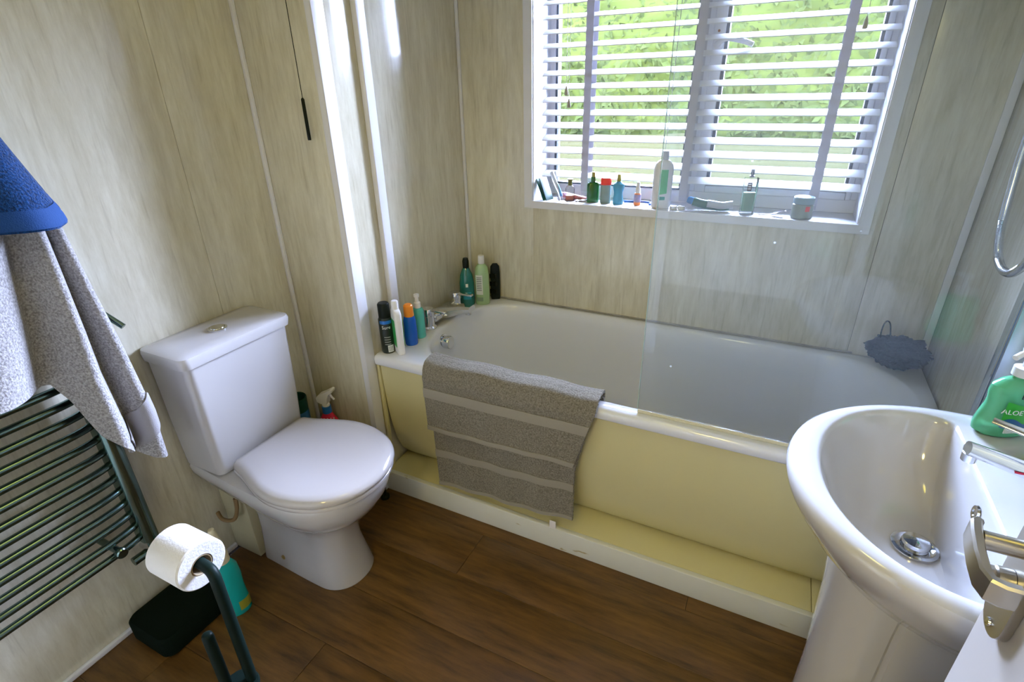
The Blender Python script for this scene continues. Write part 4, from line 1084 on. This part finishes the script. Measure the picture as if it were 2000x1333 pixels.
# bath puff
V, F = [], []
bmq = bmesh.new(); bmesh.ops.create_icosphere(bmq, subdivisions=5, radius=1)
for v in bmq.verts:
    n_ = v.co.normalized()
    d_ = 1 + .20 * noise.noise(n_ * 3.1) + .16 * noise.noise(n_ * 8.5) + .07 * noise.noise(n_ * 19)
    v.co = Vector((1.905 + n_.x * .080 * d_, 1.085 + n_.y * .062 * d_, .647 + n_.z * .048 * d_))
bmq.verts.index_update(); V = [v.co.copy() for v in bmq.verts]; F = [tuple(v.index for v in f.verts) for f in bmq.faces]; bmq.free()
pf = thing('bath_puff', (1.905, 1.085, .582), 'dark teal netted bath puff with a hanging loop in the bath corner', 'bath puff')
PUFF = mat('dark_teal_netting', (.002, .018, .018), 1.0, bump=1.0, bscale=160, spec=0.0)
obj('netting', V, F, PUFF, pf, angle=80)
tube('cord_loop', smooth_path([(1.855, 1.085, .66), (1.848, 1.09, .70), (1.850, 1.09, .735), (1.858, 1.09, .742), (1.866, 1.09, .73), (1.875, 1.085, .69), (1.885, 1.08, .665)], 6), .0022, PUFF, pf, 6)

# ------------------------------------------------------------------ window sill things
ZS = WZ0 + .0004
rs_ = math.radians(21)      # facing the room's door
vx, vy = Vector((math.cos(rs_), math.sin(rs_), 0)), Vector((math.sin(rs_), -math.cos(rs_), 0))
def leaf(name, x_, y_, w_, h_, th, lean, m, label, cat, group=None):
    Mx = Matrix.Translation((x_, y_, ZS)) @ Matrix.Rotation(math.radians(78), 4, 'Z') @ Matrix.Rotation(lean, 4, 'X')
    V, F = box(-w_ / 2, w_ / 2, 0, th, 0, h_, .001)
    o = obj(name, [Mx @ Vector(v) for v in V], F, m)
    tag(o, label, cat, group); return o
BOOK = mat('dark_green_cover', (.008, .07, .04), .45)
leaf('booklet', .6525, 1.212, .048, .088, .004, -.42, BOOK, 'dark green booklet leaning against the reveal, outer of two', 'booklet')
leaf('booklet', .6640, 1.214, .048, .090, .004, -.40, mat('darker_green_cover', (.006, .05, .035), .45), 'dark green booklet leaning beside the pale sachet, inner of two', 'booklet')
sc_ = thing('sachet', (.690, 1.225, ZS), 'crumpled white and blue sachet leaning on the booklets', 'sachet')
def sach(u, v):
    z_ = .104 * v; b_ = .006 * math.sin(v * PI) * math.sin(u * PI)
    wv = .003 * math.sin(u * 9 + v * 5)
    return (.708 - .036 * v + b_ + wv - .0, 1.196 + .040 * u + .003 * math.sin(v * 8), ZS + .0022 + z_ + .004 * math.sin(u * 7) * v)
cloth('foil', sach, 24, 30, .0012, mat('pale_foil', (.62, .68, .76), .25, vary=.5, vscale=28, vcol=(.75, .75, .80)), sc_)
def sach2(u, v):
    p = sach(lerp(.45, .95, u), lerp(.12, .6, v)); return (p[0] + .0024, p[1], p[2])
cloth('blue_print', sach2, 10, 12, .0005, mat('print_royal', (.03, .08, .38), .4, vary=.6, vscale=45, vcol=(.20, .52, .55)), sc_)

CLEAR = clear_plastic('clear_bottle_glass', (.90, .92, .92))
p1 = thing('perfume_bottle', (.742, 1.228, ZS), 'clear perfume bottle with olive cap and pink liquid on the sill', 'perfume')
flat('glass', (.742, 1.228, ZS), [(.0165, .010, .0003), (.018, .011, .003), (.018, .011, .045), (.013, .009, .054), (.008, .007, .058)], CLEAR, p1, rs_)
flat('liquid', (.742, 1.228, ZS), [(.015, .008, .003), (.016, .009, .006), (.016, .009, .020)], mat('pink_liquid', (.80, .22, .14), .2), p1, rs_)
lathe('cap', [(0.0001, .0582), (.009, .0582), (.0085, .070), (.0115, .082), (0.0001, .083)], mat('olive_cap', (.16, .15, .03), .4), (.742, 1.228, ZS), p1, 20)
tr_ = thing('toothpaste_tube', (.765, 1.262, ZS), 'white and red squeezed tube lying behind the perfume bottle', 'tube')
V, F = tube_mesh([(.700, 1.262, ZS + .0125), (.710, 1.262, ZS + .0125), (.76, 1.258, ZS + .012), (.805, 1.254, ZS + .006), (.822, 1.252, ZS + .003)], .012, 14, [.011, .012, .012, .011, .010], 1.0)
V = [Vector((v.x, v.y, ZS + .0004 + max(0, (v.z - ZS)) * (1 if v.x < .76 else .7))) for v in V]
obj('tube_body', V, F, mat('red_tube', (.65, .03, .04), .35, vary=.6, vscale=30, vcol=(.80, .70, .72)), tr_)
tube('tube_cap', [(.680, 1.262, ZS + .0125), (.6985, 1.262, ZS + .0125)], .0115, WB, tr_, 16)
lf = thing('crumpled_strip', (.79, 1.222, ZS), 'crumpled grey foil strip lying on the sill', 'foil')
cloth('strip', lambda u, v: (lerp(.768, .812, u), lerp(1.208, 1.232, v) + .008 * u, ZS + .0022 + .004 * u + .0015 * math.sin(u * 14)), 20, 8, .0008, mat('grey_foil', (.55, .56, .62), .3), lf)

gbt = thing('cologne_bottle', (.836, 1.228, ZS), 'dark green cologne bottle with olive spray top on the sill', 'perfume')
flat('bottle', (.836, 1.228, ZS), [(.022, .014, .0003), (.0235, .015, .004), (.0235, .015, .066), (.020, .012, .074), (.009, .009, .077)], mat('dark_green_glass', (.004, .10, .012), .12, coat=.5), gbt, rs_)
lathe('collar', [(0.0001, .0772), (.009, .0772), (.0085, .094), (0.0001, .094)], mat('dark_green_glass', (.004, .10, .012), .12), (.836, 1.228, ZS), gbt, 20)
lathe('spray_top', [(0.0001, .0942), (.0065, .0942), (.0065, .112), (0.0001, .113)], mat('olive_gold', (.30, .27, .04), .35), (.836, 1.228, ZS), gbt, 18)
rc = thing('deodorant_stick', (.888, 1.224, ZS), 'grey green deodorant with a red cap on the sill', 'deodorant')
flat('case', (.888, 1.224, ZS), [(.019, .013, .0003), (.020, .014, .003), (.0195, .014, .068)], mat('grey_green_case', (.22, .27, .20), .35, vary=.4, vscale=30, vcol=(.30, .42, .42)), rc, rs_, .75)
flat('cap', (.888, 1.224, ZS), [(.0195, .014, .0685), (.0205, .0145, .071), (.0195, .0138, .090), (.016, .011, .094)], mat('red_cap', (.85, .05, .03), .3), rc, rs_, .75)
curved_label('orange_spot', Vector((.888, 1.224, ZS)), .35, .012, .032, .0198, .0138, rs_, mat('spot_orange', (.60, .22, .05), .5), rc, a_mid=-PI / 2 + .9, off=.0012)
bl_ = thing('blue_perfume_bottle', (.938, 1.222, ZS), 'waisted light blue perfume bottle on the sill', 'perfume')
lathe('bottle', [(0.0001, .0004), (.0185, .0004), (.0195, .004), (.019, .018), (.0165, .036), (.0165, .044), (.0195, .056), (.0225, .066), (.0215, .074), (.012, .080), (.0075, .084), (0.0001, .084)], mat('light_blue_glass', (.16, .52, .70), .1, trans=.45, ior=1.2, coat=.5), (.938, 1.222, ZS), bl_, 30, 1, .75, rs_)
lathe('spray_top', [(0.0001, .0842), (.0075, .0842), (.0065, .096), (.0062, .110), (0.0001, .111)], mat('olive_gold', (.30, .27, .04), .35), (.938, 1.222, ZS), bl_, 18)
rz_ = thing('razor', (1.0, 1.258, ZS), 'slim dark blue razor handle lying behind the small spray', 'razor')
tube('razor_handle', smooth_path([(.952, 1.262, ZS + .0045), (.985, 1.262, ZS + .005), (1.03, 1.258, ZS + .008), (1.05, 1.256, ZS + .006)], 6), .0042, mat('navy_plastic', (.02, .07, .22), .35), rz_, 10)
bx('razor_head', 1.0515, 1.059, 1.238, 1.275, ZS, ZS + .008, mat('navy_plastic', (.02, .07, .22), .35), rz_, .002)
sm = thing('nasal_spray', (1.010, 1.228, ZS), 'small white spray bottle with blue and orange label on the sill', 'spray bottle')
lathe('bottle', [(0.0001, .0004), (.0115, .0004), (.0125, .003), (.0125, .040), (.0105, .044), (0.0001, .044)], mat('orange_bottle', (.80, .24, .06), .35), (1.010, 1.228, ZS), sm, 24)
curved_label('label', Vector((1.010, 1.228, ZS)), 1.9, .012, .040, .0126, .0126, 0, mat('label_blue', (.05, .20, .52), .45, vary=.9, vscale=90, vcol=(.65, .40, .30)), sm)
lathe('pump', [(0.0001, .0442), (.0095, .0442), (.0095, .060), (.0075, .063), (.0062, .080), (.0045, .084), (0.0001, .085)], WB, (1.010, 1.228, ZS), sm, 20)

bg_ = thing('white_shampoo_bottle', (1.100, 1.212, ZS), 'tall white shampoo bottle with a green label on the sill', 'bottle')
flat('bottle', (1.100, 1.212, ZS), [(.030, .015, .0003), (.034, .018, .005), (.034, .018, .135), (.031, .016, .152), (.020, .012, .164), (.012, .010, .168)], WB, bg_, rs_, .7)
lathe('cap', [(0.0001, .1682), (.0135, .1682), (.013, .196), (.011, .198), (0.0001, .198)], mat('grey_cap', (.50, .50, .53), .35), (1.100, 1.212, ZS), bg_, 22)
cb2 = Vector((1.100, 1.212, ZS))
curved_label('label', cb2, .75, .055, .135, .0338, .0185, rs_, mat('label_bright_green', (.02, .36, .02), .45, vary=.7, vscale=50, vcol=(.12, .48, .20)), bg_, a_mid=-PI / 2, off=.0006, top=lambda t: (.047 + .008 * t, .135))
curved_label('emblem', cb2, .28, .030, .042, .0338, .0185, rs_, mat('emblem_teal', (.02, .30, .22), .5), bg_, a_mid=-PI / 2)
lc = thing('lens_case', (1.163, 1.203, ZS), 'small white twin-pot contact lens case on the sill', 'lens case')
for dx in (-.0135, .0135): lathe('pot', [(0.0001, .0003), (.012, .0003), (.0125, .003), (.0125, .010), (.011, .0125), (0.0001, .013)], WB, (1.163 + dx, 1.203 + dx * .35, ZS), lc, 22)
bx('bridge', 1.158, 1.168, 1.199, 1.207, ZS + .002, ZS + .009, WB, lc, .001)
cp = thing('hair_clippers', (1.25, 1.218, ZS), 'dark green and grey hair clippers with a blue head lying on the sill', 'clippers')
V, F = tube_mesh(smooth_path([(1.212, 1.216, ZS + .030), (1.24, 1.218, ZS + .023), (1.275, 1.220, ZS + .019), (1.31, 1.222, ZS + .017), (1.332, 1.224, ZS + .021)], 5), .016, 18, None, .95)
V2 = []
for v in V: V2.append(Vector((v.x, v.y, max(ZS + .0003, v.z))))
obj('body', V2, F, mat('dark_green_grip', (.008, .10, .06), .35), cp)
V, F = tube_mesh(smooth_path([(1.262, 1.213, ZS + .0265), (1.285, 1.216, ZS + .0235), (1.312, 1.220, ZS + .0205), (1.345, 1.224, ZS + .026)], 5), .0145, 16, None, .9)
obj('grey_shell', [Vector((v.x, v.y - .003, max(ZS + .004, v.z))) for v in V], F, mat('grey_shell', (.45, .48, .52), .3), cp)
V, F = tube_mesh([(1.192, 1.214, ZS + .036), (1.198, 1.2145, ZS + .034), (1.2115, 1.216, ZS + .0302)], .014, 14, [.010, .014, .0155], .85)
obj('head', V, F, mat('clipper_blue', (.01, .18, .48), .35), cp)

p2 = thing('tall_perfume_bottle', (1.392, 1.212, ZS), 'tall clear perfume bottle with pale green liquid and dark label', 'perfume')
flat('glass', (1.392, 1.212, ZS), [(.0215, .0125, .0003), (.022, .013, .002), (.022, .013, .118), (.020, .011, .121)], CLEAR, p2, rs_, .35)
flat('liquid', (1.392, 1.212, ZS), [(.0185, .0095, .010), (.0185, .0095, .072)], mat('pale_green_liquid', (.34, .58, .38), .15), p2, rs_, .35)
lathe('spray_top', [(0.0001, .1212), (.0075, .1212), (.0075, .127), (.0058, .128), (.0058, .148), (0.0001, .149)], mat('dark_steel', (.22, .23, .25), .25, metal=1.0), (1.392, 1.212, ZS), p2, 18)
cpf = Vector((1.392, 1.212, ZS))
V, F = prism([(-.014, .078), (.000, .078), (.000, .106), (-.014, .106)], lambda a, b, t: cpf + vx * a + vy * t + Vector((0, 0, b)), .0134, .0140)
obj('label', V, F, mat('label_dark_brown', (.06, .03, .035), .5), p2, smooth=False)
for q in range(3):
    V, F = prism([(-.012, .084 + q * .007), (-.003, .084 + q * .007), (-.003, .087 + q * .007), (-.012, .087 + q * .007)], lambda a, b, t: cpf + vx * a + vy * t + Vector((0, 0, b)), .0141, .0144)
    obj('label_line', V, F, wt, p2, smooth=False)
sn = thing('spoon', (1.47, 1.21, ZS), 'pale plastic scoop lying between perfume and jar', 'spoon')
def scoop(u, v):
    a = u * 2 - 1
    w_ = table([(0, .003), (.5, .004), (.6, .010), (.8, .015), (.95, .010), (1, .003)], v)
    c_ = Vector((1.432, 1.196, ZS + .0035)).lerp(Vector((1.512, 1.216, ZS + .010)), v)
    return c_ + Vector((-.24, .97, 0)) * (a * w_) + Vector((0, 0, .006 * (a * a) * sstep(.55, .75, v) + .004 * sstep(.6, 1, v)))
cloth('scoop', scoop, 12, 30, .0012, mat('pale_grey_plastic', (.50, .49, .53), .35), sn)
jr = thing('cream_jar', (1.560, 1.210, ZS), 'olive grey jar with a blue grey lid and red mark on the sill', 'jar')
lathe('jar', [(0.0001, .0004), (.029, .0004), (.0315, .003), (.0315, .044), (.029, .047), (0.0001, .047)], mat('olive_grey_jar', (.26, .30, .24), .35, vary=.3, vscale=40), (1.560, 1.210, ZS), jr, 32)
lathe('lid', [(0.0001, .0472), (.0305, .0472), (.0315, .049), (.0315, .066), (.029, .069), (0.0001, .0695)], mat('blue_grey_lid', (.26, .38, .43), .35), (1.560, 1.210, ZS), jr, 32)
curved_label('red_mark', Vector((1.560, 1.210, ZS)), .22, .026, .042, .0317, .0317, 0, mat('mark_red', (.75, .03, .03), .45), jr, a_mid=-PI / 2 + .45)
